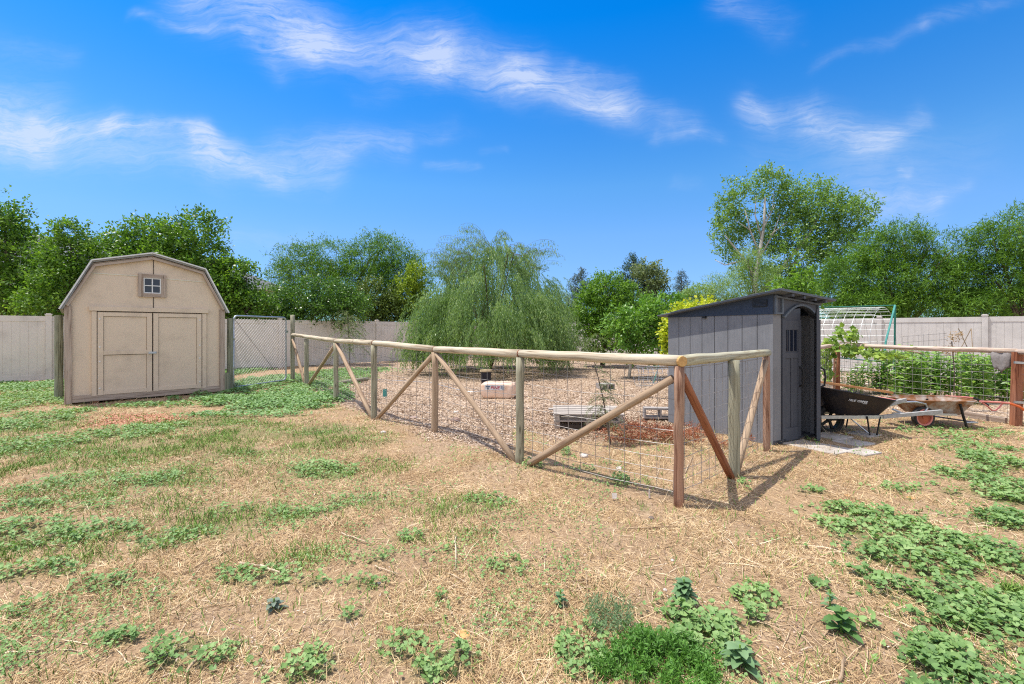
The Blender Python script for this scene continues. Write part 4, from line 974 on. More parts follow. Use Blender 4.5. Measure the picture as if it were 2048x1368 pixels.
# wrapped bale
bl = thing('wrapped_bale', 'tan plastic wrapped bale with a printed label lying on the mulch', 'bale', (-.28, 9.75, .0), R(-7))
V = []; Fc = []; nu, nv = 28, 16
for j in range(nv + 1):
    ph = math.pi * j / nv - math.pi / 2
    for i in range(nu):
        th_ = 2 * math.pi * i / nu; e = .38
        cx_ = math.copysign(abs(math.cos(th_)) ** e, math.cos(th_)); sy_ = math.copysign(abs(math.sin(th_)) ** e, math.sin(th_)); cp = abs(math.cos(ph)) ** e; sp2 = math.copysign(abs(math.sin(ph)) ** e, math.sin(ph))
        w_ = 1 + .03 * math.sin(7 * th_ + j)
        V.append((.37 * cx_ * cp * w_, .21 * sy_ * cp * w_, .18 + .175 * sp2))
for j in range(nv):
    for i in range(nu): Fc.append((j * nu + i, j * nu + (i + 1) % nu, (j + 1) * nu + (i + 1) % nu, (j + 1) * nu + i))
MB().add(V, Fc).build('wrapping', M_wrap, bl, smooth=True)
lbp = MB().box((-.06, -.222, .255), (.42, .004, .115)).build('printed_label', M_white, bl); ROOTM[lbp] = ROOTM[bl]
M_redp = simple('red_print', (.55, .02, .06), None, 5, .5, bs=0); M_bluep = simple('blue_print', (.10, .16, .26), None, 5, .5, bs=0)
xdb = Vector((math.cos(R(-7)), math.sin(R(-7)), 0))
def bw(x, y, z): return ROOTM[bl].inverted() @ Vector((x, y, z))
lettering('PINE', .095, bw(-.145, -.2255, .218), xdb, (0, 0, 1), M_redp, lbp, ext=.001)
MB().box((-.20, -.2255, .275), (.09, .004, .022)).box((-.20, -.2255, .235), (.035, .004, .04)).beam((.07, -.2255, .29), (.14, -.2255, .26), .002, .012).beam((.07, -.2255, .265), (.14, -.2255, .235), .002, .012).beam((.07, -.2255, .24), (.14, -.2255, .212), .002, .012).build('print_marks', M_bluep, lbp)
pt = thing('plant_pot', 'black plastic pot standing under the willow behind the wrapped bale', 'pot', (-.70, 12.3, 0))
MB().tube([(0, 0, 0), (0, 0, .34)], [.125, .145], 18).build('body', M_pot, pt)
MB().tube([(0, 0, .34), (0, 0, .385)], [.175, .165], 18).build('rim', simple('tan_pot_rim', (.45, .34, .2), None, 9), pt)
lo_ = G(679, 770); l1 = G(735, 762); lg = MB().tube([(lo_.x, lo_.y, .06), ((lo_.x + l1.x) / 2, (lo_.y + l1.y) / 2, .065), (l1.x, l1.y, .06)], .055, 12).build('log', M_post, None, smooth=True)
tag(lg, 'spare pale round pole lying on the ground inside the pen', 'log')
wr = MB(); c_ = Vector((3.55, 11.7, .28))
for i in range(7):
    a_ = [Vector((c_.x - .35 + i * .12, c_.y + .26 * math.cos(R(20 * q)), c_.z + .26 * math.sin(R(20 * q)) + .02 * math.sin(q))) for q in range(19)]; wr.tube(a_, .004, 4, False)
for q in range(12): wr.tube([(c_.x - .35, c_.y + .26 * math.cos(R(30 * q)), c_.z + .26 * math.sin(R(30 * q))), (c_.x + .4, c_.y + .26 * math.cos(R(30 * q + 9)), c_.z + .26 * math.sin(R(30 * q + 9)))], .004, 4, False)
tag(wr.build('wire_roll', M_galv, None), 'roll of grey wire mesh lying near the resin shed in the pen', 'wire roll')
tg = MB().box((0, 0, .13), (.09, .004, .16)).tube([(0, 0, .0), (0, 0, .24)], .004, 5).build('plastic_tag', M_teal, None); pg = G(770, 800); tg.location = (pg.x, pg.y, 0.02); tag(tg, 'small teal plastic tag standing in the wood chips', 'tag')
hp_ = [G(730, 762), G(790, 765), G(860, 770), G(930, 790), G(965, 792)]
tag(MB().tube([Vector((p.x, p.y, .05 + .01 * i)) for i, p in enumerate(hp_)], .007, 6).build('loose_wire', M_galv, None, smooth=True), 'loose bright wire strand lying across the wood chips', 'wire')
sk = MB().tube([(3.85, 12.4, 0), (4.0, 12.4, .5), (4.12, 12.5, 1.0)], .012, 6).build('garden_stake', M_teal, None); tag(sk, 'thin teal stake leaning behind the resin shed', 'stake')

# ------------------------------------------------------------------ trees and plants
def crown_pts(Y, lobes, n_, gap=.42, gs_=1.1, shell=.5, depth=.85, sd=0):
    L = []; wts = []
    for lb in lobes:
        px, py, rx, ry = lb[:4]; yo = lb[4] if len(lb) > 4 else 0
        c = P(px, py, Y + yo); L.append((c, rx / F * Y, ry / F * Y)); wts.append(rx * ry)
    wts = np.array(wts, float); wts /= wts.sum(); out = []; outd = []; cnt = 0
    while cnt < n_:
        N = n_ * 2; k = rng.choice(len(L), N, p=wts); d = rng.normal(size=(N, 3)); d /= np.linalg.norm(d, axis=1)[:, None]
        r = rng.uniform(shell ** 3, 1, N) ** (1 / 3) * (1 + .12 * rng.normal(size=N))
        c = np.array([tuple(q[0]) for q in L])[k]; R_ = np.array([(q[1], q[1] * depth, q[2]) for q in L])[k]
        p = c + d * r[:, None] * R_
        g_ = fbm(p[:, 0] * gs_ * 1.6, p[:, 1] * gs_ * 1.6, p[:, 2] * gs_ * 1.6, s=100 + sd, o=3)
        ok = (g_ > gap) & (p[:, 2] > .15); out.append(p[ok]); outd.append(d[ok]); cnt += ok.sum()
    return np.concatenate(out)[:n_], np.concatenate(outd)[:n_], L
def leaves(name, cp, cd, per, ln, wd, mt, parent, sprig=.35, jit=.08, droop=.1, up=.25, fold=True):
    N = len(cp) * per; c = np.repeat(cp, per, 0); d = np.repeat(cd * 1.0, per, 0)
    sd_ = np.repeat(cd + rng.normal(0, .45, cp.shape) + np.array([0, 0, up]), per, 0); sd_ /= np.linalg.norm(sd_, axis=1)[:, None]
    t_ = rng.uniform(0, 1, N)[:, None]; p = c + sd_ * t_ * sprig + rng.normal(0, jit, (N, 3))
    p[:, 2] -= droop * t_[:, 0] ** 2
    ld = sd_ * .5 + rng.normal(0, .65, (N, 3)) + np.array([0, 0, -droop * 1.2]); ld /= np.linalg.norm(ld, axis=1)[:, None]
    nn = rng.normal(0, .6, (N, 3)) + np.array([0, -.15, 1.0]); s = np.cross(ld, nn); s /= np.linalg.norm(s, axis=1)[:, None] + 1e-6
    L = (ln * rng.uniform(.65, 1.25, N))[:, None]; Wd = (wd * rng.uniform(.7, 1.2, N))[:, None] / 2
    V = np.stack([p, p + ld * L * .45 + s * Wd, p + ld * L, p + ld * L * .45 - s * Wd], 1)
    return arrmesh(name, V, 4, mt, parent=parent)
def limbs(th, base, L, cp, r0, mt, fork=.45, k=5, rb=.3, name='trunk', lo=None):
    mb = MB(); b = Vector(base); cen = sum((q[0] for q in L), Vector()) / len(L)
    zf = lo if lo is not None else b.z + (min(q[0].z - q[2] for q in L) - b.z) * .8 + .2; zf = max(zf, .35)
    fk = Vector((b.x + (cen.x - b.x) * .25, b.y + (cen.y - b.y) * .25, zf))
    mb.tube([b - Vector((0, 0, .1)), b.lerp(fk, .5) + Vector((rnd.uniform(-.04, .04), 0, 0)), fk], [r0 * 1.15, r0 * .9, r0 * .75], 9)
    for q in L:
        c = q[0]; m1 = fk.lerp(c, .5) + Vector((rnd.uniform(-.15, .15), rnd.uniform(-.15, .15), .15 * (c - fk).length * .5)); r1 = r0 * .5
        mb.tube([fk, m1, c], [r1, r1 * .65, r1 * .35], 6)
        dist = np.linalg.norm(cp - np.array(tuple(c)), axis=1); idx = np.argsort(dist)[:max(60, len(cp) // len(L))]
        for j in rng.choice(idx, k):
            e = Vector(cp[j]); s_ = m1.lerp(c, rnd.random()); md = s_.lerp(e, .5) + Vector((rnd.uniform(-.1, .1), rnd.uniform(-.1, .1), .1))
            mb.tube([s_, md, e], [r1 * rb, r1 * rb * .6, r1 * rb * .25], 5, False)
    return mb.build(name, mt, th, world=True, smooth=True)
def tree(name, label, cat, bpx, Y, lobes, nc, per, ln, wd, mt, bark, r0=.12, gap=.42, gs_=1.1, sprig=.35, jit=.08, droop=.1, up=.25, shell=.5, k=5, group=None, sd=0, rb=.3, depth=.85, lo=None):
    X = (bpx - CX) / F * Y; th = thing(name, label, cat, (X, Y, 0), 0, group)
    cp, cd, L = crown_pts(Y, lobes, nc, gap, gs_, shell, depth, sd)
    leaves('crown', cp, cd, per, ln, wd, mt, th, sprig, jit, droop, up)
    limbs(th, (X, Y, 0), L, cp, r0, bark, k=k, rb=rb, lo=lo)
    return th
LD = leafm('dark_pear_leaf', [(0.039, 0.086, 0.013), (0.082, 0.180, 0.024), (0.163, 0.301, 0.037), (0.299, 0.458, 0.059)], 0.35, .4)
LL = leafm('locust_leaf', [(0.042, 0.105, 0.016), (0.076, 0.172, 0.019), (0.139, 0.271, 0.026), (0.237, 0.394, 0.031)], 0.32)
LB = leafm('bright_green_leaf', [(0.056, 0.132, 0.018), (0.106, 0.220, 0.025), (0.174, 0.319, 0.035), (0.273, 0.418, 0.050)], 0.34)
LY = leafm('yellow_green_leaf', [(.22, .32, .02), (.40, .48, .035), (.58, .60, .05), (.70, .62, .10)], .3)
LP = leafm('poplar_leaf', [(0.085, 0.170, 0.038), (0.145, 0.260, 0.057), (0.221, 0.358, 0.082), (0.374, 0.502, 0.151)], 0.35, .4)
LW = leafm('willow_leaf', [(0.075, 0.137, 0.057), (0.149, 0.248, 0.090), (0.258, 0.378, 0.138), (0.462, 0.560, 0.277)], .38, .4)
LS = leafm('blue_spruce_needle', [(0.058, 0.102, 0.094), (0.104, 0.156, 0.143), (0.169, 0.228, 0.220)], .05)
LK = leafm('dark_conifer_needle', [(0.018, 0.051, 0.022), (0.040, 0.093, 0.039), (0.090, 0.160, 0.063)], .05)
LO = leafm('olive_leaf', [(0.091, 0.138, 0.054), (0.169, 0.225, 0.090), (0.286, 0.338, 0.156)], .25)
LF = leafm('feathery_leaf', [(.09, .17, .05), (.16, .27, .07), (.25, .37, .10), (.36, .44, .14)], .3)
LG = leafm('garden_leaf', [(0.099, 0.196, 0.051), (0.196, 0.332, 0.085), (0.326, 0.509, 0.127), (0.652, 0.744, 0.304)], 0.3, .4)
LSH = leafm('glossy_shrub_leaf', [(0.031, 0.072, 0.014), (0.060, 0.136, 0.024), (0.111, 0.224, 0.036), (0.221, 0.352, 0.060)], 0.3, .35)
gt_ = 'trees beyond the vinyl fence'
tree('leafy_tree', 'dark green leafy tree at the far left edge beyond the fence', 'tree', 10, 17, [(-60, 470, 80, 70), (8, 445, 36, 50), (30, 495, 48, 56), (70, 550, 50, 60), (20, 585, 80, 50), (85, 605, 60, 36), (-60, 560, 60, 70)], 1500, 16, .13, .075, LD, M_bark, .16, .40, 1.3, .42, .07, .05, .45, group=gt_, sd=1)
tree('leafy_tree', 'small dark green tree between the left edge and the barn roof', 'tree', 140, 16, [(142, 485, 34, 38), (148, 525, 44, 44), (130, 570, 52, 46), (110, 610, 60, 30)], 800, 16, .12, .07, LD, M_bark, .12, .40, 1.4, .38, .07, .05, .45, group=gt_, sd=2)
tree('leafy_tree', 'dark green tree rising directly above the barn shed roof', 'tree', 350, 18, [(258, 490, 44, 24), (300, 470, 40, 30), (345, 500, 62, 36), (392, 476, 52, 44), (430, 520, 30, 46), (300, 520, 70, 30), (235, 478, 24, 12), (340, 560, 110, 50)], 1500, 16, .13, .075, LD, M_bark, .16, .42, 1.2, .45, .07, .05, .45, group=gt_, sd=3)
tree('leafy_tree', 'dark glossy tree just right of the barn shed above the gate', 'tree', 470, 17.5, [(448, 556, 28, 30), (494, 556, 22, 18), (462, 598, 40, 34), (436, 590, 30, 44), (505, 612, 40, 22), (475, 540, 14, 14)], 950, 16, .12, .07, LD, M_bark, .12, .42, 1.4, .38, .07, .05, .4, group=gt_, sd=4)
tree('locust_tree', 'feathery bright green locust tree beyond the fence left of the willow', 'tree', 700, 25, [(600, 525, 46, 34), (660, 520, 52, 40), (640, 570, 88, 50), (745, 510, 48, 40), (785, 530, 55, 46), (720, 570, 90, 50), (820, 560, 40, 50), (575, 560, 30, 40), (760, 500, 30, 28)], 3000, 16, .20, .035, LL, M_bark, .2, .40, .9, .5, .1, .2, .1, group=gt_, sd=5)
tree('shrub', 'yellow green upright shrub at the right side of the locust tree', 'shrub', 825, 23, [(830, 565, 16, 36), (814, 595, 26, 40), (838, 600, 20, 36)], 380, 14, .14, .08, leafm('lime_leaf', [(.10, .17, .02), (.22, .32, .03), (.42, .50, .05)], .3), M_bark, .05, .36, 1.6, .35, .06, .05, .5, group=gt_, sd=6)
tree('shrub', 'round dark shrub peeking over the tan fence', 'shrub', 750, 22.5, [(748, 600, 40, 38), (735, 625, 46, 30), (775, 620, 36, 30)], 650, 14, .12, .075, leafm('dark_olive_leaf', [(0.045, 0.077, 0.014), (0.098, 0.154, 0.024), (0.240, 0.308, 0.048)], .2), M_bark, .07, .38, 1.5, .25, .07, .05, .3, group=gt_, sd=7)
tree('shrub', 'glossy dark shrub hanging over the fence right of the gate', 'shrub', 600, 19.2, [(560, 608, 48, 32), (610, 600, 50, 36), (665, 596, 44, 34), (700, 615, 40, 30), (640, 625, 70, 24), (560, 625, 60, 20)], 1300, 16, .10, .06, LSH, M_bark, .08, .38, 1.5, .3, .06, .05, .3, group=gt_, sd=8)
tree('shrub', 'low dark bush behind the willow beyond the tan fence', 'shrub', 830, 23.5, [(830, 625, 50, 24), (900, 620, 60, 30), (790, 628, 40, 18)], 500, 14, .12, .07, LSH, M_bark, .06, .38, 1.5, .3, .07, .05, .3, group=gt_, sd=9)
tree('bushy_tree', 'bright green bushy tree inside the pen right of the willow', 'tree', 1205, 18, [(1215, 590, 44, 34), (1185, 620, 36, 44), (1230, 640, 60, 46), (1195, 665, 44, 40), (1255, 610, 36, 34), (1212, 565, 24, 18)], 1500, 14, .10, .06, LB, M_bark, .1, .38, 1.5, .28, .06, .05, .35, sd=10, shell=.6)
tree('ash_sapling', 'young broad leaved tree with a thin pale trunk in the pen', 'tree', 1257, 13.7, [(1275, 640, 44, 36), (1320, 630, 36, 34), (1260, 665, 36, 30), (1330, 665, 36, 32), (1300, 690, 34, 22), (1235, 640, 24, 20), (1355, 615, 20, 20)], 620, 12, .13, .06, leafm('ash_leaf', [(0.060, 0.144, 0.030), (0.108, 0.240, 0.035), (0.192, 0.360, 0.050), (0.336, 0.504, 0.100)], .32, .4), M_barkp, .045, .40, 1.5, .3, .05, .12, .2, sd=11, lo=.85, shell=.3)
tree('vine_shrub', 'yellow green leafy vine shrub growing behind the resin shed', 'shrub', 1345, 9.6, [(1348, 668, 18, 32), (1342, 695, 11, 14), (1372, 624, 26, 10), (1408, 613, 26, 7), (1400, 650, 50, 24)], 330, 14, .075, .065, LY, M_bark, .03, .36, 2.2, .14, .04, .05, .2, sd=12, lo=.5)
tree('feathery_tree', 'pale feathery young tree showing above the resin shed roof', 'tree', 1490, 12.5, [(1470, 572, 44, 26), (1440, 590, 26, 22), (1505, 545, 36, 30), (1530, 575, 34, 26), (1495, 515, 16, 16), (1550, 590, 40, 20), (1400, 590, 20, 14)], 900, 18, .075, .014, LF, M_bark, .04, .40, 1.6, .3, .05, .1, .2, sd=13, shell=.2)
tree('walnut_sapling', 'broad leaved sapling with drooping leaves at the shed roof corner', 'tree', 1605, 11, [(1605, 555, 16, 32), (1590, 590, 26, 26), (1565, 575, 18, 22), (1620, 590, 16, 30)], 130, 10, .15, .05, LB, M_bark, .03, .35, 1.6, .16, .03, .2, .0, sd=14, shell=.2)
def poplar_branches(th, base, Y):
    mb = MB(); b = Vector(base)
    for (pts, r) in (([(1508, 640), (1510, 560), (1520, 500), (1528, 450), (1530, 395)], .17), ([(1512, 560), (1490, 520), (1465, 490), (1450, 470)], .09), ([(1516, 520), (1545, 470), (1560, 430)], .07), ([(1518, 505), (1500, 460), (1490, 420)], .06), ([(1525, 460), (1550, 410)], .05), ([(1524, 480), (1510, 430), (1512, 390)], .05), ([(1508, 600), (1560, 540), (1610, 480), (1640, 430)], .12), ([(1560, 540), (1640, 500), (1700, 450)], .08), ([(1490, 520), (1450, 530), (1430, 520)], .05), ([(1540, 470), (1580, 440), (1590, 400)], .05), ([(1500, 460), (1470, 440)], .03), ([(1530, 440), (1545, 415), (1548, 380)], .03)):
        V = [P(x, y, Y + rnd.uniform(-.4, .1)) for x, y in pts]
        mb.tube(V, [r * (1 - .7 * i / (len(V) - 1)) for i in range(len(V))], 6)
    mb.tube([b, P(1508, 640, Y)], [.22, .18], 8)
    mb.build('trunk', M_barkp, th, world=True, smooth=True)
Yp = 27; Xp = (1508 - CX) / F * Yp; pp = thing('poplar_tree', 'tall poplar with pale bare branches rising above the resin shed', 'tree', (Xp, Yp, 0), 0, gt_)
cp, cd, L = crown_pts(Yp, [(1480, 395, 42, 36, .8), (1540, 375, 36, 30, .6), (1610, 400, 50, 42), (1640, 430, 60, 50), (1585, 455, 60, 60, .6), (1700, 440, 40, 44), (1725, 415, 22, 20), (1460, 470, 34, 50, 1.2), (1500, 500, 50, 50, 1.5), (1600, 520, 80, 60), (1680, 500, 60, 50), (1540, 560, 60, 40, 1), (1640, 580, 70, 40), (1535, 350, 12, 14), (1450, 440, 22, 36, .5)], 3000, .43, 1.0, .35, .7, 20)
leaves('crown', cp, cd, 15, .13, .10, LP, pp, .55, .08, .0, .7); poplar_branches(pp, (Xp, Yp, 0), Yp)
tree('locust_tree', 'wide feathery locust tree above the pale grey fence at the right', 'tree', 1810, 22, [(1700, 545, 44, 34), (1750, 500, 40, 36), (1805, 482, 44, 34), (1860, 490, 44, 32), (1905, 500, 36, 34), (1680, 590, 56, 40), (1760, 570, 70, 44), (1850, 560, 70, 46), (1920, 570, 46, 50), (1720, 615, 90, 24), (1850, 615, 100, 26)], 3900, 17, .20, .035, LL, M_bark, .16, .43, 1.0, .5, .09, .15, .1, group=gt_, sd=21, k=8, lo=1.6)
tree('locust_tree', 'feathery locust tree cut off by the right edge of the view', 'tree', 2040, 21, [(1985, 480, 36, 34), (2040, 455, 50, 36), (2100, 450, 60, 50), (1990, 560, 50, 50), (2060, 540, 70, 60), (2120, 560, 70, 70), (2020, 610, 90, 28)], 2400, 17, .20, .035, LL, M_bark, .16, .42, 1.0, .5, .09, .15, .1, group=gt_, sd=22, k=8, lo=1.6)
tree('olive_tree', 'grey green tree beside the dark conifer beyond the pen', 'tree', 1305, 25, [(1300, 560, 28, 34), (1315, 590, 22, 26), (1290, 540, 20, 16)], 420, 14, .14, .08, LO, M_bark, .08, .42, 1.5, .35, .07, .05, .3, group=gt_, sd=23)
tree('leafy_tree', 'light green tree low behind the resin shed roof', 'tree', 1400, 24, [(1400, 590, 26, 16), (1375, 598, 20, 12)], 200, 12, .14, .06, LF, M_bark, .05, .40, 1.5, .3, .07, .05, .3, group=gt_, sd=24)
# low hedge-like far trees so that gaps between crowns show foliage, each a separate tree
for i, (px, py, rx, ry, Y, lb) in enumerate([(1140, 640, 40, 22, 30, 'low green tree line piece left of the blue spruce'), (1450, 625, 60, 24, 30, 'low distant tree behind the resin shed roof'), (1960, 612, 60, 30, 28, 'low distant tree between the two right locust trees'), (1745, 612, 60, 26, 30, 'low distant tree behind the arched trellis')]):
    tree('distant_tree', lb, 'tree', px, Y, [(px, py, rx, ry)], 420, 12, .18, .11, LSH, M_bark, .08, .36, 1.2, .35, .1, .05, .3, group=gt_, sd=30 + i)
def conifer(name, label, bpx, topy, hwpx, Y, mt, n_, low=.5, dead=False):
    X = (bpx - CX) / F * Y; zt_ = H - (topy - HY) / F * Y; R_ = hwpx / F * Y; th = thing(name, label, 'tree', (X, Y, 0), 0, gt_)
    MB().tube([(0, 0, 0), (0, 0, zt_ * .6), (0, 0, zt_)], [.14, .07, .01], 8).build('trunk', M_bark, th)
    P_ = []; D_2 = []; nb = 150
    for i in range(nb):
        f = (i + .5) / nb; z = low + (zt_ - low) * f ** .9; r = R_ * (1 - f) ** .8 * rnd.uniform(.7, 1.1) + .05; a = rnd.uniform(0, 6.283); m_ = max(5, int(n_ / nb * (1 - f) * 1.8) + 3)
        t_ = rng.uniform(.1, 1, m_); dx, dy = math.cos(a), math.sin(a)
        P_.append(np.stack([X + dx * r * t_ + rng.normal(0, .07, m_), Y + dy * r * t_ + rng.normal(0, .07, m_), z + r * .35 * t_ ** 2 - r * .25 * t_ + rng.normal(0, .05, m_)], 1))
        D_2.append(np.tile([dx, dy, .3], (m_, 1)))
    leaves('crown', np.concatenate(P_), np.concatenate(D_2), 5, .16, .035, mt, th, .14, .04, .0, .3)
conifer('spruce_tree', 'blue grey spruce beyond the fence right of the willow', 1162, 540, 78, 30, LS, 5200)
conifer('spruce_tree', 'dark dense spruce standing behind the bright bushy tree', 1266, 510, 84, 26, LK, 6500)
conifer('spruce_tree', 'small slender bluish spruce left of the resin shed roof', 1363, 545, 50, 34, LS, 3000)

# willow
Xw, Yw = -.75, 15.9
wt = thing('willow_tree', 'large weeping willow with trailing branches in the pen', 'tree', (Xw, Yw, 0))
mb = MB(); tips = []
for i in range(16):
    a = 6.283 * i / 16 + rnd.uniform(-.2, .2); rr2 = rnd.uniform(.7, 2.4); ht = 4.9 - rr2 * .55 + rnd.uniform(-.4, .3)
    b0 = Vector((Xw, Yw, .1)); b1 = Vector((Xw + math.cos(a) * rr2 * .35, Yw + math.sin(a) * rr2 * .3, ht * .6)); b2 = Vector((Xw + math.cos(a) * rr2 * .8, Yw + math.sin(a) * rr2 * .75, ht)); b3 = b2 + Vector((math.cos(a) * .5, math.sin(a) * .45, -.15))
    mb.tube([b0, b0.lerp(b1, .5) + Vector((0, 0, .1)), b1, b1.lerp(b2, .5) + Vector((0, 0, .15)), b2, b3], [.05, .035, .026, .018, .010, .005], 6); tips.append((b1, b2))
mb.build('trunk', M_bark, wt, world=True, smooth=True)
ns = 2700; st0 = []; sd0 = []; sl = []
def wtop(a, f): return 4.8 + .45 * math.sin(a * 3 + 1) * f + .25 * math.sin(a * 7) - 2.3 * f ** 1.4
for i in range(125):   # bundles of strands, each hanging from one side twig
    a = rnd.uniform(0, 6.283); f = rnd.random() ** .55; zt_ = wtop(a, f) * (.45 + .55 * rnd.random() ** .5); dens = rnd.randint(9, 20)
    cxb, cyb = Xw + .1 + math.cos(a) * 2.3 * f, Yw + math.sin(a) * 2.35 * f; low0 = rnd.uniform(.1, 1.2); sprd = rnd.uniform(.07, .2)
    for q in range(dens):
        z_ = zt_ + rnd.gauss(0, .14); st0.append((cxb + rnd.gauss(0, sprd), cyb + rnd.gauss(0, sprd), z_)); sd0.append((math.cos(a), math.sin(a))); sl.append(max(.5, min(z_ - low0 - rnd.uniform(0, .4), rnd.uniform(1.2, 3.3))))
for i in range(92):
    a = rnd.uniform(0, 6.283); f = rnd.uniform(.3, 1.0) ** .6; zt_ = rnd.uniform(.9, 3.0) * (1.15 - .3 * f); sprd = rnd.uniform(.06, .17); low0 = rnd.uniform(.05, .55)
    cxb, cyb = Xw + .1 + math.cos(a) * 2.35 * f, Yw + math.sin(a) * 2.35 * f
    for q in range(rnd.randint(9, 19)):
        z_ = zt_ + rnd.gauss(0, .12); st0.append((cxb + rnd.gauss(0, sprd), cyb + rnd.gauss(0, sprd), z_)); sd0.append((math.cos(a), math.sin(a))); sl.append(max(.4, z_ - low0 - rnd.uniform(0, .3)))
ns = len(st0); st0 = np.array(st0); sd0 = np.array(sd0); sl = np.array(sl)
per = 60; T_ = np.tile(np.linspace(0, 1, per), ns); I_ = np.repeat(np.arange(ns), per)
ou = rng.uniform(.15, .85, ns)[I_]; wnd = rng.normal(0, .12, ns)[I_]
px_ = st0[I_, 0] + sd0[I_, 0] * ou * np.sin(np.minimum(T_ * 2.2, 1.57)) + wnd * T_ + rng.normal(0, .022, len(T_))
py_ = st0[I_, 1] + sd0[I_, 1] * ou * np.sin(np.minimum(T_ * 2.2, 1.57)) + rng.normal(0, .022, len(T_))
pz_ = st0[I_, 2] - sl[I_] * T_ ** 1.35 + .12 * np.sin(T_ * 3.1)
Pq = np.stack([px_, py_, np.maximum(pz_, .12)], 1); N = len(Pq)
ld = np.stack([rng.normal(0, .38, N) + sd0[I_, 0] * .25, rng.normal(0, .38, N), -np.ones(N)], 1); ld /= np.linalg.norm(ld, axis=1)[:, None]
s = np.cross(ld, rng.normal(size=(N, 3))); s /= np.linalg.norm(s, axis=1)[:, None]
Ln = rng.uniform(.06, .12, N)[:, None]; Wn = rng.uniform(.007, .014, N)[:, None]
arrmesh('foliage', np.stack([Pq, Pq + ld * Ln * .4 + s * Wn, Pq + ld * Ln, Pq + ld * Ln * .4 - s * Wn], 1), 4, LW, parent=wt)
# airy arching sprays above the dome
sp_n = 130; PP = []; DD = []; mb = MB()
for i in range(sp_n):
    a = rnd.uniform(0, 6.283); x0_ = Xw + rnd.uniform(-1.5, 1.4); y0_ = Yw + rnd.uniform(-1, 1); z0_ = 4.1 - abs(x0_ - Xw) * .7; ln_ = rnd.uniform(.7, 2.3); dx = math.copysign(rnd.uniform(.2, .7), x0_ - Xw + rnd.uniform(-.8, .8)); pts = []
    for q in range(30):
        t_ = q / 29; pts.append((x0_ + dx * ln_ * t_ ** 1.2, y0_ + .2 * t_, z0_ + ln_ * (1.15 * t_ - .75 * t_ * t_)))
    mb.tube([Vector(p) for p in pts[::4]], .003, 4, False)
    for p in pts:
        for _ in range(3): PP.append((p[0] + rnd.gauss(0, .03), p[1] + rnd.gauss(0, .03), p[2] - rnd.random() * .12))
mb.build('twig', M_bark, wt, world=True)
Pq = np.array(PP); N = len(Pq); ld = np.stack([rng.normal(.15, .4, N), rng.normal(0, .4, N), -np.ones(N)], 1); ld /= np.linalg.norm(ld, axis=1)[:, None]; s = np.cross(ld, rng.normal(size=(N, 3))); s /= np.linalg.norm(s, axis=1)[:, None]
Ln = rng.uniform(.07, .13, N)[:, None]; Wn = rng.uniform(.006, .011, N)[:, None]
arrmesh('foliage', np.stack([Pq, Pq + ld * Ln * .4 + s * Wn, Pq + ld * Ln, Pq + ld * Ln * .4 - s * Wn], 1), 4, LW, parent=wt)

def droopy(name, label, base, h, spread, n_, per, mt, lean=(0, 0), lz=.3, lw=.008, ll=.08):
    th = thing(name, label, 'sapling', base); b = Vector(base); mb = MB(); PP = []; DD = []
    tp = b + Vector((lean[0], lean[1], h)); mb.tube([b - Vector((0, 0, .05)), b.lerp(tp, .5) + Vector((.02, 0, 0)), tp], [.014, .009, .004], 6)
    for i in range(n_):
        f = rnd.uniform(lz, 1); s_ = b.lerp(tp, f); a = rnd.uniform(0, 6.283); L_ = spread * rnd.uniform(.5, 1) * (1.15 - f * .6); pts = []
        for q in range(per):
            t_ = q / (per - 1); pts.append((s_.x + math.cos(a) * L_ * t_, s_.y + math.sin(a) * L_ * t_, s_.z + L_ * (.7 * t_ - 1.1 * t_ * t_)))
        mb.tube([Vector(p) for p in pts[::3]], .0028, 4, False)
        for p in pts[1:]:
            for _ in range(2): PP.append(p); DD.append((math.cos(a) * .5, math.sin(a) * .5, -.6))
    mb.build('stem', M_bark, th, world=True)
    Pq = np.array(PP) + rng.normal(0, .008, (len(PP), 3)); N = len(Pq); ld = np.array(DD) + rng.normal(0, .5, (N, 3)); ld /= np.linalg.norm(ld, axis=1)[:, None]; s = np.cross(ld, rng.normal(size=(N, 3))); s /= np.linalg.norm(s, axis=1)[:, None]
    Ln = ll * rng.uniform(.6, 1.2, N)[:, None]; Wn = lw * rng.uniform(.7, 1.2, N)[:, None]
    arrmesh('foliage', np.stack([Pq, Pq + ld * Ln * .4 + s * Wn, Pq + ld * Ln, Pq + ld * Ln * .4 - s * Wn], 1), 4, mt, parent=th)
LWp = leafm('pale_willow_leaf', [(.12, .17, .08), (.20, .26, .12), (.32, .38, .2)], .3)
g1_ = G(700, 742); droopy('willow_sapling', 'thin drooping willow sapling in front of the tan fence', (g1_.x, g1_.y, 0), 2.1, 1.1, 60, 16, LWp, (-.1, 0), .3, .009, .1)
g2_ = G(1222, 888); droopy('sapling', 'thin leafy sapling growing inside the pen behind the wire', (g2_.x, g2_.y, 0), 1.15, .42, 46, 12, LWp, (-.22, .1), .15, .0035, .045)
g3_ = G(1190, 745); droopy('sapling', 'small arching sapling under the bright bushy tree', (g3_.x, g3_.y, 0), 1.35, .8, 30, 14, LF, (.1, .0), .3, .007, .09)
g4_ = G(1160, 735); tree('shrub', 'pale loose shrub at the right foot of the willow', 'shrub', 1140, 16.8, [(1120, 690, 26, 22), (1155, 695, 20, 18), (1095, 680, 24, 30)], 420, 14, .07, .03, LO, M_bark, .02, .38, 2, .2, .05, .05, .2, sd=40)

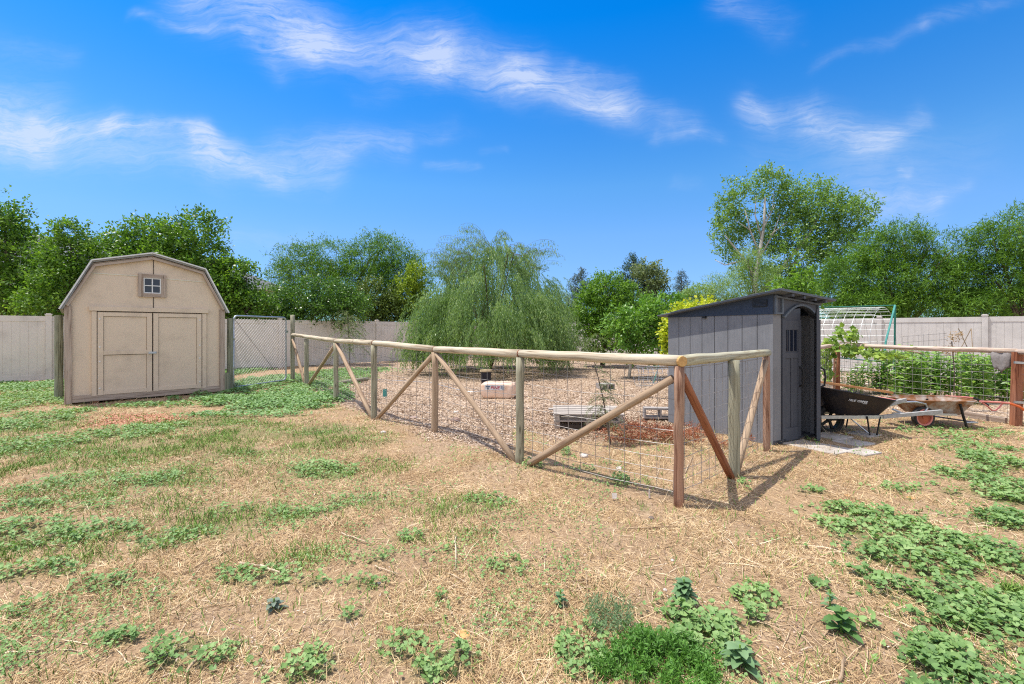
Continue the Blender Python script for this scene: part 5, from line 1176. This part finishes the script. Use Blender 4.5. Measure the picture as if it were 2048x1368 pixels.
# garden plants
def garden_plant(h=1.05, sd=0):
    th = thing('garden_plant', 'x', 'plant', (0, 0, 0)); mb = MB(); PP = []; DD = []; LL_ = []
    for i in range(7):
        a = rnd.uniform(0, 6.283); r = rnd.uniform(.02, .2); hh_ = h * rnd.uniform(.75, 1.05); b = Vector((math.cos(a) * r, math.sin(a) * r, 0)); tp = b * 1.5 + Vector((0, 0, hh_)); mb.tube([b, tp], [.008, .004], 5)
        k = int(hh_ / .028)
        for q in range(k):
            f = .12 + .88 * q / k; p = b.lerp(tp, f); an = q * 2.4 + a
            PP.append(tuple(p)); DD.append((math.cos(an), math.sin(an), rnd.uniform(.1, 1.1))); LL_.append(.19 * (1.1 - f * .5) * rnd.uniform(.7, 1.15))
    mb.build('stem', M_grass, th)
    Pq = np.array(PP); ld = np.array(DD) + rng.normal(0, .2, (len(PP), 3)); ld /= np.linalg.norm(ld, axis=1)[:, None]; N = len(Pq)
    s = np.cross(ld, np.array([0, 0, 1.0]) + rng.normal(0, .3, (N, 3))); s /= np.linalg.norm(s, axis=1)[:, None]; Ln = np.array(LL_)[:, None]
    dr_ = np.array([0, 0, -1.0]) * Ln * .25; W_ = .026 * rng.uniform(.8, 1.3, N)[:, None]
    V = np.stack([Pq, Pq + ld * Ln * .45 + s * W_, Pq + ld * Ln * .8 + dr_ * .5 + s * W_ * .7, Pq + ld * Ln + dr_, Pq + ld * Ln * .8 + dr_ * .5 - s * W_ * .7, Pq + ld * Ln * .45 - s * W_], 1)
    arrmesh('leaves', V, 6, LG, parent=None, faces=[(0, 1, 5), (1, 2, 4, 5), (2, 3, 4)]).parent = th
    return th
proto = [garden_plant(), garden_plant()]; used = [0, 0]
spots = []
for x in np.arange(1788, 1945, 15): spots.append((x + rnd.uniform(-4, 4), rnd.uniform(9.2, 10.2), 1.0, 'leafy green garden plant in the dense clump behind the garden fence'))
for x in np.arange(1962, 2060, 15): spots.append((x + rnd.uniform(-4, 4), rnd.uniform(8.9, 9.8), .95, 'leafy green garden plant in the clump below the grey felt cloth'))
for x, s_ in ((1700, .62), (1718, .7), (1748, .75), (1765, .8)): spots.append((x, 10.6, s_, 'shorter garden plant growing near the green arch legs'))
nden = sum('dense' in q[3] for q in spots); ORD = ['first', 'second', 'third', 'fourth', 'fifth', 'sixth', 'seventh', 'eighth', 'ninth', 'tenth', 'eleventh', 'twelfth', 'thirteenth']
for i, (x, Y, s_, lb) in enumerate(spots):
    k = i % 2; o = proto[k] if not used[k] else copy_tree(proto[k]); used[k] = 1
    if 'dense' in lb: lb = ORD[i] + ' plant from the left in the tall leafy clump behind the garden fence'
    elif 'cloth' in lb: lb = ORD[i - nden] + ' leafy plant from the left in the clump under the grey felt cloth'
    else: lb = ['short garden plant farthest left behind the grapevine', 'short garden plant second from the left near the arch', 'short garden plant just left of the green arch leg', 'short garden plant between the two green arch legs'][i - len(spots) + 4]
    o.location = ((x - CX) / F * Y, Y, 0); o.rotation_euler = (0, 0, rnd.uniform(0, 6)); s2 = s_ * rnd.uniform(.88, 1.08); o.scale = (s2 * 1.1, s2 * 1.1, s2); o['label'] = lb; o['group'] = 'garden plants behind the wire fence'
# grape vine on the rail
vn_ = thing('grapevine', 'green grapevine trailing along the garden fence rail', 'vine', (7.1, 9.9, .0))
vp = []; 
for (px, py, sx2, sy2, m_) in ((1650, 720, 14, 22, 120), (1665, 690, 18, 14, 90), (1680, 665, 8, 12, 40), (1705, 672, 12, 12, 60), (1700, 700, 22, 10, 90), (1740, 705, 20, 7, 60), (1770, 712, 22, 6, 60), (1800, 712, 14, 5, 36), (1655, 750, 10, 14, 60)):
    for _ in range(m_):
        q = P(px + rnd.gauss(0, sx2 * .6), py + rnd.gauss(0, sy2 * .6), 9.7 - (px - 1650) * .006 + rnd.uniform(-.12, .15)); vp.append(tuple(q))
vp = np.array(vp); N = len(vp); nrm = rng.normal(0, .5, (N, 3)) + np.array([-.2, -.7, .6]); nrm /= np.linalg.norm(nrm, axis=1)[:, None]; u = np.cross(nrm, rng.normal(size=(N, 3))); u /= np.linalg.norm(u, axis=1)[:, None]; v = np.cross(nrm, u); rad = rng.uniform(.032, .065, N)[:, None]
V = [vp]
for i in range(9):
    a = .3 + (6.283 - .6) * i / 8; V.append(vp + (u * math.cos(a) + v * math.sin(a)) * rad * (1.05 if i % 2 == 0 else .72) + nrm * rad * rng.uniform(-.25, .15, (N, 1)))
arrmesh('leaves', np.stack(V, 1), 10, leafm('grape_leaf', [(.10, .19, .035), (.18, .30, .05), (.30, .42, .07), (.45, .52, .12)], .35), parent=vn_, faces=[(0, i, i + 1) for i in range(1, 9)])
MB().tube([(6.9, 9.75, 0), (6.98, 9.8, .8), (7.1, 9.85, 1.2), (7.3, 9.4, 1.17), (7.55, 9.0, 1.1), (8.1, 9.0, 1.0)], .012, 6).build('stem', M_brace, vn_, world=True)
# dried flower stalk
df = thing('dried_flower_stalk', 'dried brown flower head on a dark stake behind the garden rail', 'plant', (8.1, 8.35, 0))
MB().tube([(0, 0, 0), (.02, 0, .7), (-.03, 0, 1.25)], .009, 6).build('stem', M_bark, df)
hd = np.concatenate([rng.normal(0, .05, (120, 3)) + np.array([-.05, 0, 1.08]), rng.normal(0, .045, (60, 3)) + np.array([0.02, 0, 1.32]), rng.normal(0, .025, (25, 3)) + np.array([.12, 0, 1.38])])
leaves('flower_head', hd + np.array([8.1, 8.35, 0]), rng.normal(size=hd.shape), 2, .03, .02, leafm('dry_flower', [(.25, .15, .07), (.42, .28, .14), (.55, .42, .24)], .1), df, .02, .01, 0)

# dead branches in the pen
db = thing('dead_branches', 'pile of red brown dead branches beside the pallet in the pen', 'branches', (1.95, 6.1, 0))
mb = MB(); PP = []; DD = []
for i in range(42):
    x, y = 1.95 + rnd.gauss(0, .36), 6.15 + rnd.gauss(0, .22); a = rnd.gauss(.0, .9) + (math.pi if rnd.random() < .5 else 0); L_ = rnd.uniform(.25, .75); p0 = Vector((x, y, .03)); p1 = p0 + Vector((math.cos(a) * L_ / 2, math.sin(a) * L_ / 2, rnd.uniform(.02, .14))); p2 = p0 + Vector((math.cos(a) * L_, math.sin(a) * L_, rnd.uniform(.01, .16)))
    mb.tube([p0, p1, p2], [.006, .005, .002], 5, False)
    if i % 2 == 0:
        for _ in range(60): t_ = rnd.random(); q = p0.lerp(p1, t_ * 2) if t_ < .5 else p1.lerp(p2, t_ * 2 - 1); PP.append(tuple(q)); DD.append((rnd.gauss(0, 1), rnd.gauss(0, 1), rnd.uniform(-.2, 1)))
mb.build('twigs', M_stick, db, world=True)
leaves('dead_needles', np.array(PP), np.array(DD), 4, .05, .009, leafm('dead_needle', [(.16, .045, .02), (.30, .09, .04), (.42, .16, .07)], .1), db, .05, .012, 0)

# individual weeds in the foreground
def rosette(name, label, px, py, n_, L_, W_, mt, h=.1, up=.5):
    p = G(px, py); th = thing(name, label, 'weed', (p.x, p.y, hz1(p.x, p.y)))
    V = []; 
    for i in range(n_):
        a = i * 2.4 + rnd.uniform(-.3, .3); d = Vector((math.cos(a), math.sin(a), 0)); s = Vector((-d.y, d.x, 0)); b = Vector((0, 0, h * i / n_ * .9)) ; ll = L_ * rnd.uniform(.65, 1.1) * (1.1 - .5 * i / n_); k = 6; row = []
        for q in range(k + 1):
            t_ = q / k; w = W_ * math.sin(math.pi * min(1, t_ * .92 + .06)) ** .8 * (1 + .22 * (q % 2)); c = b + d * ll * t_ + Vector((0, 0, ll * (up * t_ - up * .9 * t_ * t_))); row += [c + s * w + Vector((0, 0, w * .35)), c, c - s * w + Vector((0, 0, w * .35))]
        V.append([tuple(q) for q in row])
    Fc = []
    for q in range(6):
        for m_ in (0, 1): Fc.append((q * 3 + m_, q * 3 + m_ + 1, q * 3 + m_ + 4, q * 3 + m_ + 3))
    o = arrmesh('leaves', np.array(V), 21, mt, faces=Fc); o.parent = th
    MB().tube([(0, 0, 0), (0, 0, h)], .004, 5).build('stem', M_grass, th)
    return th
LBW = leafm('blue_green_weed', [(0.090, 0.169, 0.077), (0.150, 0.260, 0.112), (0.285, 0.390, 0.196)], .15, .5)
rosette('broadleaf_weed', 'blue green leafy weed standing in the foreground straw', 1368, 1205, 40, .085, .017, LBW, .13)
rosette('broadleaf_weed', 'large leaved green weed near the bottom right of the yard', 1682, 1262, 18, .095, .021, leafm('big_weed_leaf', [(.06, .15, .04), (.11, .22, .06), (.17, .3, .09)], .2), .12, .4)
rosette('broadleaf_weed', 'tiny upright weed alone in the dry straw left of the leafy weed', 1121, 1215, 12, .05, .011, LBW, .09)
rosette('broadleaf_weed', 'grey green spiky weed seedling near a bent stick', 548, 1222, 14, .07, .011, leafm('grey_weed', [(.13, .17, .12), (.2, .25, .18)], .1), .06)
rosette('broadleaf_weed', 'dark leafy weed at the lower edge right of the feathery weed', 1480, 1330, 18, .10, .02, LBW, .10)
rosette('broadleaf_weed', 'small upright weed behind the large leaved weed', 1660, 1212, 8, .05, .014, LBW, .1)
# feathery weed clump
pf = G(1318, 1330); fw = thing('feathery_weed', 'bright green feathery weed clump at the bottom of the view', 'weed', (pf.x, pf.y, hz1(pf.x, pf.y)))
N = 800; a = rng.uniform(0, 6.283, N); r = np.sqrt(rng.random(N)) * (.75 + .5 * vnoise(np.cos(a) * 2.5 + 9, np.sin(a) * 2.5, s=8)); cx_ = pf.x + np.cos(a) * r * .24; cy_ = pf.y - .02 + np.sin(a) * r * .17
qk = rng.random(N) < np.clip((fbm(cx_ * 14, cy_ * 14, s=61, o=2) - .3) * 4, .15, 1); a, r, cx_, cy_ = a[qk], r[qk], cx_[qk], cy_[qk]; N = len(a)
cp = np.stack([cx_, cy_, hz(cx_, cy_) + rng.uniform(.005, .075, N) * (1.1 - r * .6) * (.5 + 1.0 * vnoise(cx_ * 16, cy_ * 16, s=12))], 1); cd = np.stack([np.cos(a) * r * .7, np.sin(a) * r * .7, np.ones(N)], 1)
leaves('leaves', cp, cd, 16, .026, .006, leafm('fern_weed', [(.06, .15, .02), (.10, .24, .035), (.17, .35, .05)], .2), fw, .045, .006, 0, .2)
for (px, py, rr2, m_, nm, lb) in ((1218, 1258, .12, 190, 'feathery_weed', 'pale thin feathery weed left of the bright clump'),):
    pf = G(px, py); f2 = thing(nm, lb, 'weed', (pf.x, pf.y, 0)); a = rng.uniform(0, 6.283, m_); r = np.sqrt(rng.random(m_)) * rr2
    cp = np.stack([pf.x + np.cos(a) * r, pf.y + np.sin(a) * r, rng.uniform(.01, .1, m_)], 1); leaves('leaves', cp, np.tile([0, 0, 1.0], (m_, 1)), 10, .02, .004, leafm('pale_fern', [(.12, .2, .09), (.2, .3, .14)], .2), f2, .04, .006, 0, .3)

# sticks, stones and scraps
ST = [(650, 1033, 668, 1052, .006, 'p', 'short curved pale stick left of the long pale stick'), (683, 1066, 744, 1088, .010, 'p', 'straight pale split stick in the middle left yard'), (793, 1068, 858, 1060, .006, 'p', 'thin pale stick lying level in the left centre yard'), (912, 1075, 910, 1145, .008, 'p', 'pale stick pointing straight at the viewer'),
      (300, 1205, 312, 1180, .010, 'p', 'short pale broken twig end in the lower left'), (302, 1188, 345, 1165, .006, 'd', 'dark thin twig beside the broken pale twig'), (390, 1140, 500, 1078, .006, 'd', 'long dark twig running diagonally across the left yard'), (318, 1115, 388, 1076, .005, 'd', 'thin dark twig above the long diagonal twig'),
      (480, 1130, 520, 1135, .013, 'p', 'thick bent grey stick, left piece'), (520, 1135, 567, 1150, .014, 'p', 'thick bent grey stick, right piece'), (560, 1146, 588, 1122, .008, 'p', 'forked pale twig resting on the thick bent stick'), (750, 1138, 795, 1155, .006, 'p', 'short pale twig right of the forked twig'),
      (372, 1358, 415, 1310, .011, 'd', 'brown stick at the bottom left beside round leaved weeds'), (1245, 1062, 1376, 1054, .007, 'd', 'long brown twig lying level in front of the corner post'), (1285, 1352, 1310, 1340, .012, 'd', 'brown stub by the feathery weed'), (1678, 1366, 1690, 1322, .013, 'd', 'thick tan stick pointing away at the bottom right'),
      (1602, 1305, 1625, 1298, .007, 'p', 'short pale stick in the lower right straw'), (1172, 1290, 1212, 1282, .006, 'p', 'thin pale stick among the bottom centre weeds'), (1138, 1172, 1215, 1160, .005, 'd', 'crossed dark twig left of the leafy weed'), (1172, 1150, 1176, 1192, .005, 'd', 'short dark twig crossing another twig'),
      (1450, 915, 1486, 919, .010, 'd', 'dark stub lying inside the wire near the end posts'), (1370, 945, 1384, 915, .007, 'p', 'forked stick leaning by the red corner post'), (1322, 902, 1310, 960, .005, 'p', 'tall pale straw stalk behind the corner wire')]
for (x0, y0, x1, y1, r, k, lb) in ST:
    a, b_ = G(x0, y0), G(x1, y1); L_ = (b_ - a).length; d = (b_ - a).normalized(); sd_ = Vector((-d.y, d.x, 0)); pts = []
    for q in range(6):
        t_ = q / 5; p = a.lerp(b_, t_) + sd_ * rnd.uniform(-.02, .02) * L_ * (1 if 0 < q < 5 else 0); pts.append(Vector((p.x, p.y, hz1(p.x, p.y) + r * .9 + .006 + rnd.uniform(0, .006))) - Vector((a.x, a.y, 0)))
    o = MB().tube(pts, [r * .62 * (1 - .4 * q / 5) * rnd.uniform(.85, 1.1) for q in range(6)], 7).build('stick', M_stickp if k == 'p' else M_stick, None, smooth=True)
    o.location = (a.x, a.y, 0); tag(o, lb, 'stick', 'sticks lying in the dry grass')
def stone(px, py, s_, lb, mt=M_stone, fl=.6, nm='stone', cat='stone'):
    p = G(px, py); me = bpy.data.meshes.new(nm); import bmesh; bm = bmesh.new(); bmesh.ops.create_icosphere(bm, subdivisions=3, radius=s_)
    k = rnd.uniform(0, 50)
    for v in bm.verts:
        n_ = float(fbm(np.array([v.co.x / s_ + k]), np.array([v.co.y / s_]), np.array([v.co.z / s_]), s=7)[0]); v.co *= .7 + .6 * n_; v.co.z *= fl
    bm.to_mesh(me); bm.free(); me.materials.append(mt); o = bpy.data.objects.new(nm, me); C.objects.link(o); o.location = (p.x, p.y, hz1(p.x, p.y) + s_ * fl * .35); tag(o, lb, cat, None); return o
stone(911, 843, .075, 'brown stone right of the middle brown fence post', simple('brown_stone', (.30, .2, .16), None, 12), .6); stone(912, 827, .045, 'small pale stone just behind the brown stone'); stone(828, 838, .07, 'flat brown stone inside the pen near the fence joint', simple('tan_stone', (.42, .3, .24), None, 12), .4)
stone(1168, 912, .05, 'pale flat stone behind the diagonal brace in the pen'); stone(767, 866, .04, 'small pale stone outside the pole fence'); stone(1000, 996, .02, 'small white scrap of stone in front of the dirt mound'); stone(1238, 936, .035, 'pale stone below the wire in front'); stone(1310, 878, .05, 'pale stone beside the dead branches')
stone(758, 1168, .010, 'tiny white pebble in the left foreground'); stone(1330, 1180, .012, 'pale pebble left of the leafy weed'); stone(1345, 1122, .013, 'white pebble in the middle of the straw'); stone(1302, 1035, .022, 'dark pebble by the dirt patch near the corner post', simple('dark_stone', (.2, .15, .12), None, 12))
p = G(1229, 998); o = MB().box((0, 0, .035), (.055, .02, .06), Matrix.Rotation(R(-25), 3, 'X')).box((0, -.012, .035), (.045, .006, .05), Matrix.Rotation(R(-25), 3, 'X')).build('plastic_scrap', M_stone, None); o.location = (p.x, p.y, 0); o.scale = (.75, .75, .75); tag(o, 'small white ridged plastic scrap left of the corner post', 'scrap')
p = G(1299, 996); o = MB().tube([(0, 0, 0), (0, 0, .075)], [.009, .007], 6).build('bone_scrap', M_stone, None); o.location = (p.x, p.y, 0); tag(o, 'upright white scrap stuck in soil beside the corner post', 'scrap')
p = G(926, 1270); stone(925, 1268, .035, 'orange tan leaf litter scrap in the lower centre', M_cut, .25, 'leaf_scrap', 'scrap')
stone(1822, 996, .03, 'curled orange leaf among the right weeds', simple('orange_leaf', (.6, .33, .13), None, 9), .3, 'leaf_scrap', 'scrap'); stone(1695, 990, .024, 'orange leaf lying right of the fence shadow', simple('rust_leaf', (.55, .27, .09), None, 9), .3, 'leaf_scrap', 'scrap')
